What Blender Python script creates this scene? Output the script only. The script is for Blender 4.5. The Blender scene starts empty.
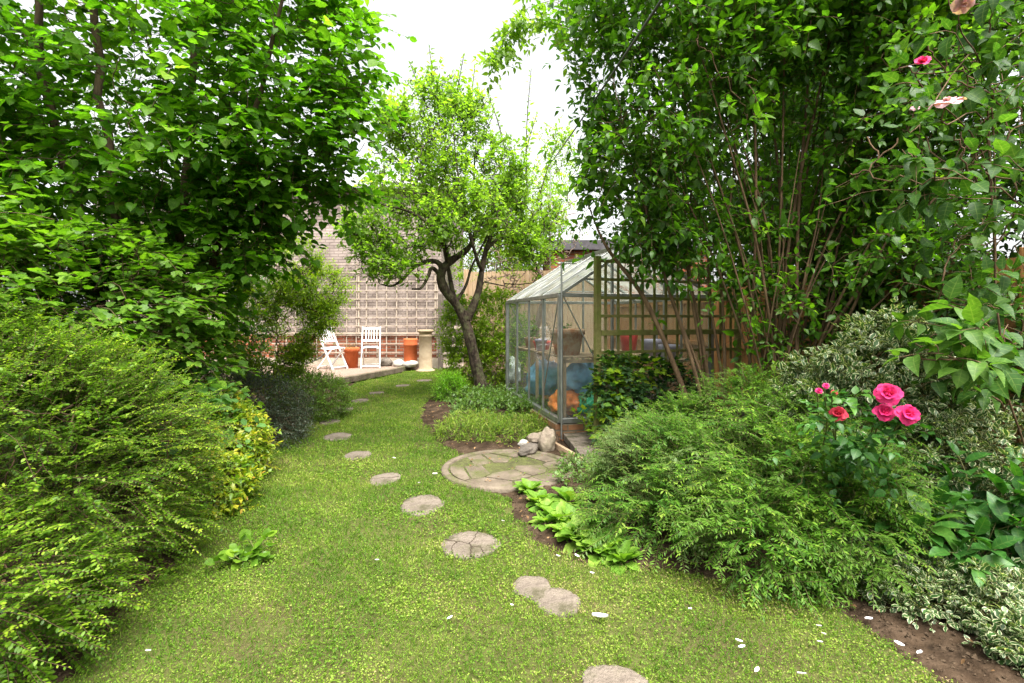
import bpy, bmesh, math, random
import numpy as np
from mathutils import Vector, noise as mnoise

# ------------------------------------------------------------------ camera, world, sun, exposure
S = bpy.context.scene
COL = S.collection
F_PX, HOR, CAM_H = 500.0, 319.0, 1.3
cd = bpy.data.cameras.new("camera"); cam = bpy.data.objects.new("camera", cd); COL.objects.link(cam)
cd.sensor_width = 36.0; cd.lens = 36.0 * F_PX / 1024.0
cd.shift_y = -(341.5 - HOR) / 1024.0
cd.clip_start = 0.02; cd.clip_end = 600
cam.location = (0, 0, CAM_H); cam.rotation_euler = (math.radians(90), 0, 0)
S.camera = cam
SUN_EL, SUN_AZ = 67.0, 155.0      # overcast: a very soft sun, high, behind the camera to the right
W = bpy.data.worlds.new("World"); S.world = W; W.use_nodes = True
wn, wl = W.node_tree.nodes, W.node_tree.links
wn.clear()
wo = wn.new("ShaderNodeOutputWorld"); bg = wn.new("ShaderNodeBackground"); sky = wn.new("ShaderNodeTexSky")
hs = wn.new("ShaderNodeHueSaturation")
sky.sky_type = 'NISHITA'; sky.sun_disc = False
sky.sun_elevation = math.radians(SUN_EL); sky.sun_rotation = math.radians(SUN_AZ)
sky.dust_density = 4.0; sky.air_density = 1.0; sky.ozone_density = 1.0
hs.inputs['Saturation'].default_value = 0.10
wl.new(sky.outputs[0], hs.inputs['Color']); wl.new(hs.outputs[0], bg.inputs[0]); wl.new(bg.outputs[0], wo.inputs[0])
bg.inputs[1].default_value = 0.05
sd = bpy.data.lights.new("sun", 'SUN'); sun = bpy.data.objects.new("sun", sd); COL.objects.link(sun)
sd.energy = 1.5; sd.angle = math.radians(50); sd.color = (1.0, 0.965, 0.90)
sun.rotation_euler = (math.radians(90 - SUN_EL), 0, math.radians(180 - SUN_AZ))
S.view_settings.view_transform = 'Standard'; S.view_settings.look = 'None'
S.view_settings.gamma = 1.0; S.view_settings.exposure = 3.1; S.view_settings.use_curve_mapping = False
S.render.engine = 'CYCLES'
S.cycles.use_denoising = True
try: S.cycles.denoiser = 'OPENIMAGEDENOISE'
except Exception: pass
S.cycles.denoising_prefilter = 'NONE'; S.cycles.denoising_input_passes = 'RGB_ALBEDO_NORMAL'
S.cycles.max_bounces = 7; S.cycles.diffuse_bounces = 4; S.cycles.glossy_bounces = 2
S.cycles.transmission_bounces = 4; S.cycles.transparent_max_bounces = 10
S.cycles.use_adaptive_sampling = False
S.cycles.sample_clamp_indirect = 4.0; S.cycles.caustics_reflective = False; S.cycles.caustics_refractive = False

def at(px, py, Y): return np.array([(px - 512) / F_PX * Y, Y, CAM_H - (py - HOR) / F_PX * Y])
def gr(px, py, z=0.0):
    Y = (CAM_H - z) * F_PX / (py - HOR)
    return np.array([(px - 512) / F_PX * Y, Y, z])

# ------------------------------------------------------------------ object helpers
def tag(o, label=None, cat=None, group=None, kind=None):
    if label: o['label'] = label
    if cat: o['category'] = cat
    if group: o['group'] = group
    if kind: o['kind'] = kind
    return o
def thing(name, label, cat, loc=(0, 0, 0), rz=0.0, group=None):
    o = bpy.data.objects.new(name, None); COL.objects.link(o)
    o.location = tuple(float(c) for c in loc); o.rotation_euler = (0, 0, rz); o.empty_display_size = 0.1
    return tag(o, label, cat, group)
def link(name, me, mat, parent=None, world=True):
    """link a mesh; when its vertices are in world space and it has a parent, shift them to the parent's frame"""
    o = bpy.data.objects.new(name, me); COL.objects.link(o)
    if mat is not None: me.materials.append(mat)
    if parent is not None:
        o.parent = parent
        if world:
            o.location = tuple(-c for c in parent.location) if parent.parent is None else (0, 0, 0)
    return o
class Arr:
    """numpy mesh builder: verts, quads, tris and one vector attribute (random, u, v)"""
    def __init__(s): s.V = []; s.Q = []; s.T = []; s.A = []; s.n = 0
    def add(s, V, Q=None, T=None, A=None):
        V = np.asarray(V, np.float32).reshape(-1, 3)
        s.V.append(V)
        if Q is not None and len(Q): s.Q.append(np.asarray(Q, np.int64).reshape(-1, 4) + s.n)
        if T is not None and len(T): s.T.append(np.asarray(T, np.int64).reshape(-1, 3) + s.n)
        s.A.append(np.zeros((len(V), 3), np.float32) if A is None else np.asarray(A, np.float32).reshape(-1, 3))
        s.n += len(V)
    def mesh(s, name, smooth=True):
        V = np.concatenate(s.V); A = np.concatenate(s.A)
        Q = np.concatenate(s.Q) if s.Q else np.zeros((0, 4), np.int64)
        T = np.concatenate(s.T) if s.T else np.zeros((0, 3), np.int64)
        me = bpy.data.meshes.new(name)
        me.vertices.add(len(V)); me.vertices.foreach_set('co', V.ravel())
        loops = np.concatenate([Q.ravel(), T.ravel()]).astype(np.int32)
        me.loops.add(len(loops)); me.loops.foreach_set('vertex_index', loops)
        st = np.concatenate([np.arange(len(Q)) * 4, len(Q) * 4 + np.arange(len(T)) * 3]).astype(np.int32)
        me.polygons.add(len(st)); me.polygons.foreach_set('loop_start', st)
        me.polygons.foreach_set('use_smooth', np.full(len(st), smooth))
        at_ = me.attributes.new('lf', 'FLOAT_VECTOR', 'POINT'); at_.data.foreach_set('vector', A.ravel())
        me.update(calc_edges=True); me.validate()
        return me
    def build(s, name, mat, parent=None, smooth=True): return link(name, s.mesh(name, smooth), mat, parent)

def nrm(v): return v / np.maximum(np.linalg.norm(v, axis=-1, keepdims=True), 1e-9)

# ------------------------------------------------------------------ materials
def newmat(name):
    m = bpy.data.materials.new(name); m.use_nodes = True
    nt = m.node_tree; nt.nodes.clear()
    return m, nt.nodes, nt.links, nt.nodes.new('ShaderNodeOutputMaterial')
def ramp(N, stops):
    r = N.new('ShaderNodeValToRGB'); e = r.color_ramp.elements
    while len(e) < len(stops): e.new(0.5)
    for x, (p, c) in zip(e, stops): x.position = p; x.color = (*c, 1)
    return r
def leaf_mat(name, stops, trans=0.38, rough=0.42, spec=0.4, edge=None, vein=0.0, tcol=1.6, patch=0.0, patch_col=None, edge_at=.55):
    m, N, L, out = newmat(name)
    a = N.new('ShaderNodeAttribute'); a.attribute_name = 'lf'
    sx = N.new('ShaderNodeSeparateXYZ'); L.new(a.outputs['Vector'], sx.inputs[0])
    rp = ramp(N, stops); L.new(sx.outputs[0], rp.inputs[0]); col = rp.outputs[0]
    if patch_col:
        tx = N.new('ShaderNodeTexNoise'); tx.inputs['Scale'].default_value = patch
        ge = N.new('ShaderNodeNewGeometry'); L.new(ge.outputs['Position'], tx.inputs['Vector'])
        r2 = ramp(N, [(.48, (0, 0, 0)), (.62, (1, 1, 1))]); L.new(tx.outputs[0], r2.inputs[0])
        mx = N.new('ShaderNodeMix'); mx.data_type = 'RGBA'; L.new(r2.outputs[0], mx.inputs[0]); L.new(col, mx.inputs[6]); mx.inputs[7].default_value = (*patch_col, 1)
        col = mx.outputs[2]
    ab = N.new('ShaderNodeMath'); ab.operation = 'ABSOLUTE'; L.new(sx.outputs[1], ab.inputs[0])
    if edge:
        jt = N.new('ShaderNodeTexNoise'); jt.inputs['Scale'].default_value = 160.0
        ge = N.new('ShaderNodeNewGeometry'); L.new(ge.outputs['Position'], jt.inputs['Vector'])
        ad = N.new('ShaderNodeMath'); ad.operation = 'MULTIPLY_ADD'; L.new(jt.outputs[0], ad.inputs[0]); ad.inputs[1].default_value = .5; L.new(ab.outputs[0], ad.inputs[2])
        r3 = ramp(N, [(edge_at + .22, (0, 0, 0)), (edge_at + .30, (1, 1, 1))]); L.new(ad.outputs[0], r3.inputs[0])
        mx = N.new('ShaderNodeMix'); mx.data_type = 'RGBA'; L.new(r3.outputs[0], mx.inputs[0]); L.new(col, mx.inputs[6]); mx.inputs[7].default_value = (*edge, 1)
        col = mx.outputs[2]
    if vein > 0:
        # mid rib and side veins from leaf coordinates
        w = N.new('ShaderNodeMath'); w.operation = 'MULTIPLY_ADD'; L.new(ab.outputs[0], w.inputs[0]); w.inputs[1].default_value = -4.0
        v9 = N.new('ShaderNodeMath'); v9.operation = 'MULTIPLY'; L.new(sx.outputs[2], v9.inputs[0]); v9.inputs[1].default_value = 16.0
        v9b = N.new('ShaderNodeMath'); v9b.operation = 'MULTIPLY'; L.new(v9.outputs[0], v9b.inputs[0]); v9b.inputs[1].default_value = 2.2
        L.new(v9b.outputs[0], w.inputs[2])
        sn = N.new('ShaderNodeMath'); sn.operation = 'SINE'; L.new(w.outputs[0], sn.inputs[0])
        gt = ramp(N, [(.93, (0, 0, 0)), (1.0, (1, 1, 1))]); L.new(sn.outputs[0], gt.inputs[0])
        md = ramp(N, [(.0, (1, 1, 1)), (.10, (0, 0, 0))]); L.new(ab.outputs[0], md.inputs[0])
        mxx = N.new('ShaderNodeMath'); mxx.operation = 'MAXIMUM'; L.new(gt.outputs[0], mxx.inputs[0]); L.new(md.outputs[0], mxx.inputs[1])
        sc = N.new('ShaderNodeMath'); sc.operation = 'MULTIPLY'; L.new(mxx.outputs[0], sc.inputs[0]); sc.inputs[1].default_value = vein
        mx = N.new('ShaderNodeMix'); mx.data_type = 'RGBA'; L.new(sc.outputs[0], mx.inputs[0]); L.new(col, mx.inputs[6]); mx.inputs[7].default_value = (.22, .32, .08, 1)
        col = mx.outputs[2]
    nz = N.new('ShaderNodeTexNoise'); nz.inputs['Scale'].default_value = 55; nz.inputs['Detail'].default_value = 4; gp = N.new('ShaderNodeNewGeometry'); L.new(gp.outputs['Position'], nz.inputs['Vector'])
    rz_ = ramp(N, [(.3, (.68, .70, .62)), (.7, (1.18, 1.12, 1.15))]); L.new(nz.outputs[0], rz_.inputs[0])
    mz = N.new('ShaderNodeMix'); mz.data_type = 'RGBA'; mz.blend_type = 'MULTIPLY'; mz.inputs[0].default_value = 1; L.new(col, mz.inputs[6]); L.new(rz_.outputs[0], mz.inputs[7]); col = mz.outputs[2]
    p = N.new('ShaderNodeBsdfPrincipled'); L.new(col, p.inputs['Base Color'])
    p.inputs['Roughness'].default_value = rough; p.inputs['Specular IOR Level'].default_value = spec
    t = N.new('ShaderNodeBsdfTranslucent')
    tm = N.new('ShaderNodeMix'); tm.data_type = 'RGBA'; tm.blend_type = 'MULTIPLY'; tm.inputs[0].default_value = 1
    L.new(col, tm.inputs[6]); tm.inputs[7].default_value = (tcol * 1.15, tcol * 1.25, tcol * .45, 1); L.new(tm.outputs[2], t.inputs[0])
    mx = N.new('ShaderNodeMixShader'); mx.inputs[0].default_value = trans
    L.new(p.outputs[0], mx.inputs[1]); L.new(t.outputs[0], mx.inputs[2]); L.new(mx.outputs[0], out.inputs[0])
    return m
def surf_mat(name, c1, c2, scale=6.0, rough=0.8, bump=0.3, bscale=None, c3=None, stretch=None, metallic=0.0, spec=.3, c3scale=2.0, bdist=.02):
    """noise-mottled surface, optional third colour in big patches (moss, dirt), optional stretched grain"""
    m, N, L, out = newmat(name)
    tc = N.new('ShaderNodeTexCoord'); vec = tc.outputs['Object']
    if stretch:
        mp = N.new('ShaderNodeMapping'); mp.inputs['Scale'].default_value = stretch; L.new(vec, mp.inputs[0]); vec = mp.outputs[0]
    n = N.new('ShaderNodeTexNoise'); n.inputs['Scale'].default_value = scale; n.inputs['Detail'].default_value = 7; n.inputs['Roughness'].default_value = .65
    L.new(vec, n.inputs['Vector'])
    r = ramp(N, [(.32, c1), (.68, c2)]); L.new(n.outputs[0], r.inputs[0]); col = r.outputs[0]
    if c3:
        n3 = N.new('ShaderNodeTexNoise'); n3.inputs['Scale'].default_value = c3scale; n3.inputs['Detail'].default_value = 6; n3.inputs['Roughness'].default_value = .7
        L.new(tc.outputs['Object'], n3.inputs['Vector'])
        r3 = ramp(N, [(.47, (0, 0, 0)), (.62, (1, 1, 1))]); L.new(n3.outputs[0], r3.inputs[0])
        mx = N.new('ShaderNodeMix'); mx.data_type = 'RGBA'; L.new(r3.outputs[0], mx.inputs[0]); L.new(col, mx.inputs[6]); mx.inputs[7].default_value = (*c3, 1)
        col = mx.outputs[2]
    p = N.new('ShaderNodeBsdfPrincipled'); L.new(col, p.inputs['Base Color']); p.inputs['Roughness'].default_value = rough
    p.inputs['Metallic'].default_value = metallic; p.inputs['Specular IOR Level'].default_value = spec
    b = N.new('ShaderNodeBump'); b.inputs['Strength'].default_value = bump; b.inputs['Distance'].default_value = bdist
    nb = N.new('ShaderNodeTexNoise'); nb.inputs['Scale'].default_value = bscale or scale * 4; nb.inputs['Detail'].default_value = 8; L.new(vec, nb.inputs['Vector'])
    L.new(nb.outputs[0], b.inputs['Height']); L.new(b.outputs[0], p.inputs['Normal'])
    L.new(p.outputs[0], out.inputs[0])
    return m
def brick_mat(name, ca, cb, mortar, bw=.225, bh=.075, ms=.010, axis='XZ', dirt=None):
    m, N, L, out = newmat(name)
    tc = N.new('ShaderNodeTexCoord'); sp = N.new('ShaderNodeSeparateXYZ'); L.new(tc.outputs['Object'], sp.inputs[0])
    cb_ = N.new('ShaderNodeCombineXYZ')
    ad = N.new('ShaderNodeMath'); ad.operation = 'ADD'; L.new(sp.outputs[0], ad.inputs[0]); L.new(sp.outputs[1], ad.inputs[1])
    L.new(ad.outputs[0], cb_.inputs[0]); L.new(sp.outputs[2], cb_.inputs[1])
    bt = N.new('ShaderNodeTexBrick'); L.new(cb_.outputs[0], bt.inputs['Vector'])
    bt.inputs['Color1'].default_value = (*ca, 1); bt.inputs['Color2'].default_value = (*cb, 1); bt.inputs['Mortar'].default_value = (*mortar, 1)
    bt.inputs['Scale'].default_value = 1; bt.inputs['Mortar Size'].default_value = ms; bt.inputs['Brick Width'].default_value = bw; bt.inputs['Row Height'].default_value = bh
    bt.inputs['Mortar Smooth'].default_value = .3; bt.inputs['Bias'].default_value = -.1
    n = N.new('ShaderNodeTexNoise'); n.inputs['Scale'].default_value = 3; n.inputs['Detail'].default_value = 8; L.new(tc.outputs['Object'], n.inputs['Vector'])
    mx = N.new('ShaderNodeMix'); mx.data_type = 'RGBA'; mx.blend_type = 'MULTIPLY'; mx.inputs[0].default_value = 1
    r = ramp(N, [(.3, dirt or (.6, .58, .55)), (.7, (1.15, 1.12, 1.1))]); L.new(n.outputs[0], r.inputs[0])
    L.new(bt.outputs[0], mx.inputs[6]); L.new(r.outputs[0], mx.inputs[7])
    p = N.new('ShaderNodeBsdfPrincipled'); p.inputs['Roughness'].default_value = .9; p.inputs['Specular IOR Level'].default_value = .2
    L.new(mx.outputs[2], p.inputs['Base Color'])
    b = N.new('ShaderNodeBump'); b.inputs['Strength'].default_value = .6; b.inputs['Distance'].default_value = .01; b.invert = True
    L.new(bt.outputs[1], b.inputs['Height']); L.new(b.outputs[0], p.inputs['Normal']); L.new(p.outputs[0], out.inputs[0])
    return m
def glass_mat(name, haze=.10, tint=(.9, .95, .93)):
    m, N, L, out = newmat(name)
    tr = N.new('ShaderNodeBsdfTransparent'); tr.inputs[0].default_value = (*tint, 1)
    gl = N.new('ShaderNodeBsdfGlossy'); gl.inputs['Roughness'].default_value = .04
    lw = N.new('ShaderNodeLayerWeight'); lw.inputs[0].default_value = .5
    pw = N.new('ShaderNodeMath'); pw.operation = 'POWER'; L.new(lw.outputs['Facing'], pw.inputs[0]); pw.inputs[1].default_value = 5
    fr = N.new('ShaderNodeMath'); fr.operation = 'MULTIPLY_ADD'; L.new(pw.outputs[0], fr.inputs[0]); fr.inputs[1].default_value = .5; fr.inputs[2].default_value = .04
    m1 = N.new('ShaderNodeMixShader'); L.new(fr.outputs[0], m1.inputs[0]); L.new(tr.outputs[0], m1.inputs[1]); L.new(gl.outputs[0], m1.inputs[2])
    df = N.new('ShaderNodeBsdfDiffuse'); df.inputs[0].default_value = (.60, .61, .58, 1)
    tl = N.new('ShaderNodeBsdfTranslucent'); tl.inputs[0].default_value = (.6, .63, .56, 1)
    m0 = N.new('ShaderNodeMixShader'); m0.inputs[0].default_value = .5; L.new(df.outputs[0], m0.inputs[1]); L.new(tl.outputs[0], m0.inputs[2])
    tc = N.new('ShaderNodeTexCoord'); n = N.new('ShaderNodeTexNoise'); n.inputs['Scale'].default_value = 3.5; n.inputs['Detail'].default_value = 7; L.new(tc.outputs['Object'], n.inputs['Vector'])
    mr = N.new('ShaderNodeMapRange'); mr.inputs[1].default_value = .3; mr.inputs[2].default_value = .75; mr.inputs[3].default_value = haze * .35; mr.inputs[4].default_value = haze * 2.2
    L.new(n.outputs[0], mr.inputs[0])
    m2 = N.new('ShaderNodeMixShader'); L.new(mr.outputs[0], m2.inputs[0]); L.new(m1.outputs[0], m2.inputs[1]); L.new(m0.outputs[0], m2.inputs[2])
    L.new(m2.outputs[0], out.inputs[0])
    return m
def plain_mat(name, c, rough=.5, spec=.4, metallic=0.0, var=.25, trans=0.0):
    m, N, L, out = newmat(name)
    tc = N.new('ShaderNodeTexCoord'); n = N.new('ShaderNodeTexNoise'); n.inputs['Scale'].default_value = 9; n.inputs['Detail'].default_value = 6; L.new(tc.outputs['Object'], n.inputs['Vector'])
    c = np.array(c); r = ramp(N, [(.3, tuple(c * (1 - var))), (.7, tuple(np.minimum(c * (1 + var * .5), .95)))]); L.new(n.outputs[0], r.inputs[0])
    p = N.new('ShaderNodeBsdfPrincipled'); L.new(r.outputs[0], p.inputs['Base Color']); p.inputs['Roughness'].default_value = rough
    p.inputs['Specular IOR Level'].default_value = spec; p.inputs['Metallic'].default_value = metallic
    last = p.outputs[0]
    if trans:
        t = N.new('ShaderNodeBsdfTranslucent'); L.new(r.outputs[0], t.inputs[0])
        mx = N.new('ShaderNodeMixShader'); mx.inputs[0].default_value = trans; L.new(last, mx.inputs[1]); L.new(t.outputs[0], mx.inputs[2]); last = mx.outputs[0]
    L.new(last, out.inputs[0])
    return m

M = {}
M['soil'] = surf_mat('soil', (.016, .010, .006), (.050, .032, .019), 9, .95, .9, 30, c3=(.07, .047, .030), c3scale=5, spec=.1, bdist=.03)
M['lawn'] = surf_mat('lawn_soil', (.050, .060, .014), (.095, .095, .032), 14, .95, .8, 60, c3=(.07, .06, .025), c3scale=1.6, spec=.1, bdist=.02)
M['grass'] = leaf_mat('grass_blades', [(0, (.050, .130, .007)), (.38, (.105, .200, .016)), (.68, (.190, .285, .034)), (.86, (.29, .33, .08)), (1, (.29, .22, .12))], trans=.35, rough=.55, spec=.2)
M['step'] = surf_mat('stepping_stone', (.095, .076, .060), (.225, .185, .150), 11, .9, 1.0, 70, c3=(.075, .066, .040), c3scale=6, spec=.2, bdist=.012)
M['crack'] = surf_mat('crack_soil', (.035, .025, .016), (.06, .045, .03), 20, .95, .4)
M['pave'] = surf_mat('crazy_paving', (.085, .066, .047), (.175, .140, .105), 6, .9, .7, 50, c3=(.085, .085, .035), c3scale=4.5, spec=.2, bdist=.012)
M['joint'] = surf_mat('mossy_joint', (.055, .05, .028), (.11, .12, .04), 14, .95, .8, 60, spec=.1)
M['rock'] = surf_mat('boulder', (.16, .125, .095), (.33, .27, .205), 5, .85, .6, 24, c3=(.2, .17, .12), c3scale=4, spec=.25)
M['rockdark'] = surf_mat('dark_rock', (.06, .05, .042), (.19, .16, .13), 7, .85, .7, 24, spec=.25)
M['rockwhite'] = surf_mat('white_rock', (.34, .31, .27), (.55, .52, .46), 5, .85, .4, 20, spec=.25)
M['gravel'] = surf_mat('pink_gravel', (.16, .105, .08), (.34, .25, .20), 45, .95, .9, 60, c3=(.22, .16, .12), c3scale=.9, spec=.15, bdist=.02)
M['kerb'] = surf_mat('patio_kerb', (.09, .07, .048), (.20, .165, .12), 6, .9, .8, 25, c3=(.10, .10, .05), c3scale=4, spec=.15)
M['brickred'] = brick_mat('red_brick', (.34, .10, .05), (.20, .075, .045), (.25, .21, .17))
M['brickpale'] = brick_mat('pale_painted_brick', (.38, .325, .295), (.31, .262, .235), (.24, .20, .178), ms=.012, dirt=(.66, .62, .60))
M['brickmoss'] = brick_mat('mossy_brick', (.36, .17, .08), (.22, .13, .07), (.16, .14, .10))
M['plinth'] = surf_mat('cement_plinth', (.32, .27, .20), (.46, .40, .32), 4, .9, .4, 30)
M['slate'] = surf_mat('grey_roof', (.22, .21, .21), (.33, .32, .32), 6, .7, .3, 20)
M['fascia'] = surf_mat('dark_fascia', (.06, .055, .06), (.12, .11, .12), 6, .6, .2, 20)
M['oldwood'] = surf_mat('weathered_batten', (.30, .24, .185), (.46, .38, .305), 5, .85, .4, 20, stretch=(1, 1, 1))
M['mosswood'] = surf_mat('mossy_wood', (.135, .125, .038), (.25, .225, .085), 12, .85, .5, 40, c3=(.16, .18, .04), c3scale=5, spec=.2)
M['fence'] = surf_mat('orange_fence', (.32, .14, .05), (.50, .255, .10), 5, .8, .4, 18, stretch=(6, 6, .6), spec=.2)
M['fencepale'] = surf_mat('pale_fence', (.42, .27, .16), (.60, .43, .28), 5, .85, .4, 18, stretch=(6, 6, .6), spec=.2)
M['darkwood'] = surf_mat('dark_timber', (.07, .055, .045), (.16, .13, .105), 6, .85, .4, 20, stretch=(5, 5, .6))
M['edging'] = surf_mat('timber_edging', (.22, .15, .09), (.40, .29, .19), 6, .85, .5, 25, spec=.2)
M['alu'] = plain_mat('aluminium', (.34, .35, .33), rough=.42, metallic=.75, var=.3)
M['glass'] = glass_mat('greenhouse_glass', .09)
M['glassroof'] = glass_mat('greenhouse_roof_glass', .42)
M['white'] = plain_mat('white_paint', (.80, .80, .78), rough=.5, var=.1)
M['terra'] = surf_mat('terracotta', (.42, .095, .03), (.55, .145, .055), 5, .85, .25, 30, spec=.2)
M['terraold'] = surf_mat('old_terracotta', (.30, .13, .065), (.46, .22, .11), 6, .85, .3, 30, c3=(.5, .4, .3), c3scale=5, spec=.2)
M['cream'] = surf_mat('cream_clay', (.27, .20, .125), (.43, .345, .24), 4, .85, .35, 25, c3=(.33, .25, .15), c3scale=2.5, spec=.2)
M['bark'] = surf_mat('apple_bark', (.012, .009, .007), (.080, .058, .042), 10, .95, 1.0, 26, c3=(.10, .10, .05), c3scale=7, stretch=(1.6, 1.6, .5), spec=.15, bdist=.03)
M['barkbrown'] = surf_mat('brown_stem_bark', (.055, .034, .018), (.175, .112, .062), 14, .9, .8, 40, stretch=(1.5, 1.5, .35), spec=.2)
M['barkdark'] = surf_mat('hazel_bark', (.045, .030, .020), (.15, .105, .065), 10, .92, .8, 30, stretch=(1.5, 1.5, .4), spec=.2)
M['barkpink'] = surf_mat('pale_gnarled_bark', (.16, .11, .085), (.34, .25, .20), 10, .9, .8, 30, spec=.2)
M['twig'] = surf_mat('green_twig', (.09, .10, .03), (.16, .15, .055), 12, .7, .3, 40)
M['twigred'] = surf_mat('red_brown_twig', (.055, .032, .018), (.13, .078, .045), 12, .85, .4, 40)
M['hazel'] = leaf_mat('hazel_leaf', [(0, (.026, .090, .004)), (.45, (.050, .150, .004)), (.8, (.10, .225, .014)), (1, (.19, .32, .03))], trans=.5, rough=.5, spec=.18, tcol=1.9, vein=.28)
M['arch'] = leaf_mat('arching_shrub_leaf', [(0, (.035, .10, .008)), (.5, (.070, .165, .010)), (1, (.15, .28, .02))], trans=.42, rough=.48, spec=.25, vein=.2)
M['lonicera'] = leaf_mat('box_honeysuckle_leaf', [(0, (.022, .068, .004)), (.4, (.058, .132, .005)), (.7, (.108, .21, .010)), (1, (.25, .35, .025))], trans=.38, rough=.45, spec=.25)
M['gold'] = leaf_mat('golden_leaf', [(0, (.06, .15, .012)), (.4, (.13, .23, .014)), (.72, (.28, .33, .02)), (.92, (.44, .40, .035)), (1, (.48, .28, .05))], trans=.35, rough=.4)
M['broad'] = leaf_mat('blue_green_broad_leaf', [(0, (.05, .14, .035)), (.6, (.085, .20, .05)), (1, (.14, .27, .045))], trans=.35, rough=.38, spec=.4, vein=.3)
M['greyleaf'] = leaf_mat('dark_grey_leaf', [(0, (.018, .034, .018)), (.6, (.040, .064, .036)), (.9, (.095, .125, .080)), (1, (.20, .23, .17))], trans=.2, rough=.45)
M['mound'] = leaf_mat('mound_leaf', [(0, (.055, .13, .010)), (.6, (.10, .21, .016)), (1, (.18, .30, .025))], trans=.38)
M['lime'] = leaf_mat('lime_leaf', [(0, (.10, .20, .008)), (.5, (.19, .32, .012)), (1, (.33, .44, .03))], trans=.45)
M['apple'] = leaf_mat('apple_leaf', [(0, (.075, .155, .014)), (.5, (.140, .250, .026)), (1, (.25, .37, .06))], trans=.5, rough=.48, spec=.25, tcol=2.0)
M['feather'] = leaf_mat('feathery_leaf', [(0, (.028, .085, .008)), (.45, (.055, .145, .013)), (.8, (.11, .23, .02)), (1, (.22, .32, .045))], trans=.38, rough=.5, spec=.25, patch=2.2, patch_col=(.12, .185, .06))
M['feather2'] = leaf_mat('bright_feathery_leaf', [(0, (.025, .085, .007)), (.45, (.052, .145, .010)), (.8, (.105, .235, .018)), (1, (.23, .35, .04))], trans=.38, rough=.5, spec=.25, patch=2.6, patch_col=(.10, .20, .025))
M['primula'] = leaf_mat('primula_leaf', [(0, (.085, .20, .020)), (.6, (.145, .275, .03)), (1, (.23, .36, .055))], trans=.35, rough=.5, spec=.25, vein=.3)
M['vari'] = leaf_mat('variegated_leaf', [(0, (.03, .08, .022)), (.6, (.05, .115, .03)), (1, (.10, .17, .05))], trans=.25, rough=.4, edge=(.50, .52, .33), edge_at=.64)
M['glossy'] = leaf_mat('glossy_broad_leaf', [(0, (.015, .07, .012)), (.6, (.03, .115, .016)), (1, (.07, .18, .025))], trans=.3, rough=.42, spec=.3, vein=.25)
M['dogwood'] = leaf_mat('dogwood_leaf', [(0, (.022, .070, .010)), (.6, (.038, .108, .015)), (1, (.085, .18, .022))], trans=.38, rough=.5, spec=.25, vein=.4)
M['tall'] = leaf_mat('tall_shrub_leaf', [(0, (.025, .080, .006)), (.45, (.048, .135, .008)), (.8, (.095, .215, .010)), (1, (.18, .31, .02))], trans=.48, rough=.42, spec=.35, tcol=1.9, vein=.2)
M['ivy'] = leaf_mat('ivy_leaf', [(0, (.014, .045, .016)), (.55, (.03, .08, .024)), (.7, (.07, .17, .018)), (1, (.16, .29, .03))], trans=.28, rough=.45, spec=.3, vein=.25)
M['cover'] = leaf_mat('ground_cover_leaf', [(0, (.055, .12, .022)), (.6, (.10, .19, .035)), (1, (.18, .28, .06))], trans=.33)
M['fern'] = leaf_mat('bright_clump_leaf', [(0, (.10, .25, .012)), (.6, (.16, .36, .018)), (1, (.25, .44, .035))], trans=.4)
M['hedge'] = leaf_mat('hedge_leaf', [(0, (.020, .060, .008)), (.6, (.038, .095, .012)), (1, (.07, .15, .018))], trans=.38)
M['rose'] = leaf_mat('rose_petal', [(0, (.62, .018, .13)), (.6, (.76, .035, .20)), (1, (.82, .10, .33))], trans=.3, rough=.55, spec=.2, tcol=.8)
M['rosered'] = leaf_mat('red_rose_petal', [(0, (.36, .012, .03)), (1, (.55, .04, .08))], trans=.25, rough=.55, spec=.2, tcol=.8)
M['palepink'] = leaf_mat('pale_pink_petal', [(0, (.62, .30, .38)), (1, (.78, .52, .58))], trans=.3, rough=.55, spec=.2, tcol=.8)
M['petal'] = plain_mat('fallen_petal', (.82, .76, .77), rough=.6, var=.08, trans=.25)
M['litter'] = leaf_mat('dead_leaf', [(0, (.09, .05, .025)), (.6, (.19, .11, .05)), (1, (.33, .20, .10))], trans=.15, rough=.7, spec=.2)
M['rubber'] = plain_mat('black_hose', (.03, .03, .03), rough=.5)
M['orangebag'] = plain_mat('orange_bag', (.72, .20, .04), rough=.4)
M['bluebag'] = plain_mat('blue_plastic', (.25, .50, .72), rough=.3, trans=.3)
M['greenbag'] = plain_mat('green_plastic', (.03, .42, .20), rough=.3, trans=.3)
M['redtub'] = plain_mat('red_plastic', (.62, .06, .05), rough=.4)
M['lilac'] = plain_mat('lilac_plastic', (.34, .30, .40), rough=.45)
M['whitebag'] = plain_mat('white_sack', (.80, .80, .80), rough=.5, trans=.3)
M['cable'] = plain_mat('grey_cable', (.07, .07, .075), rough=.6)

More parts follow.
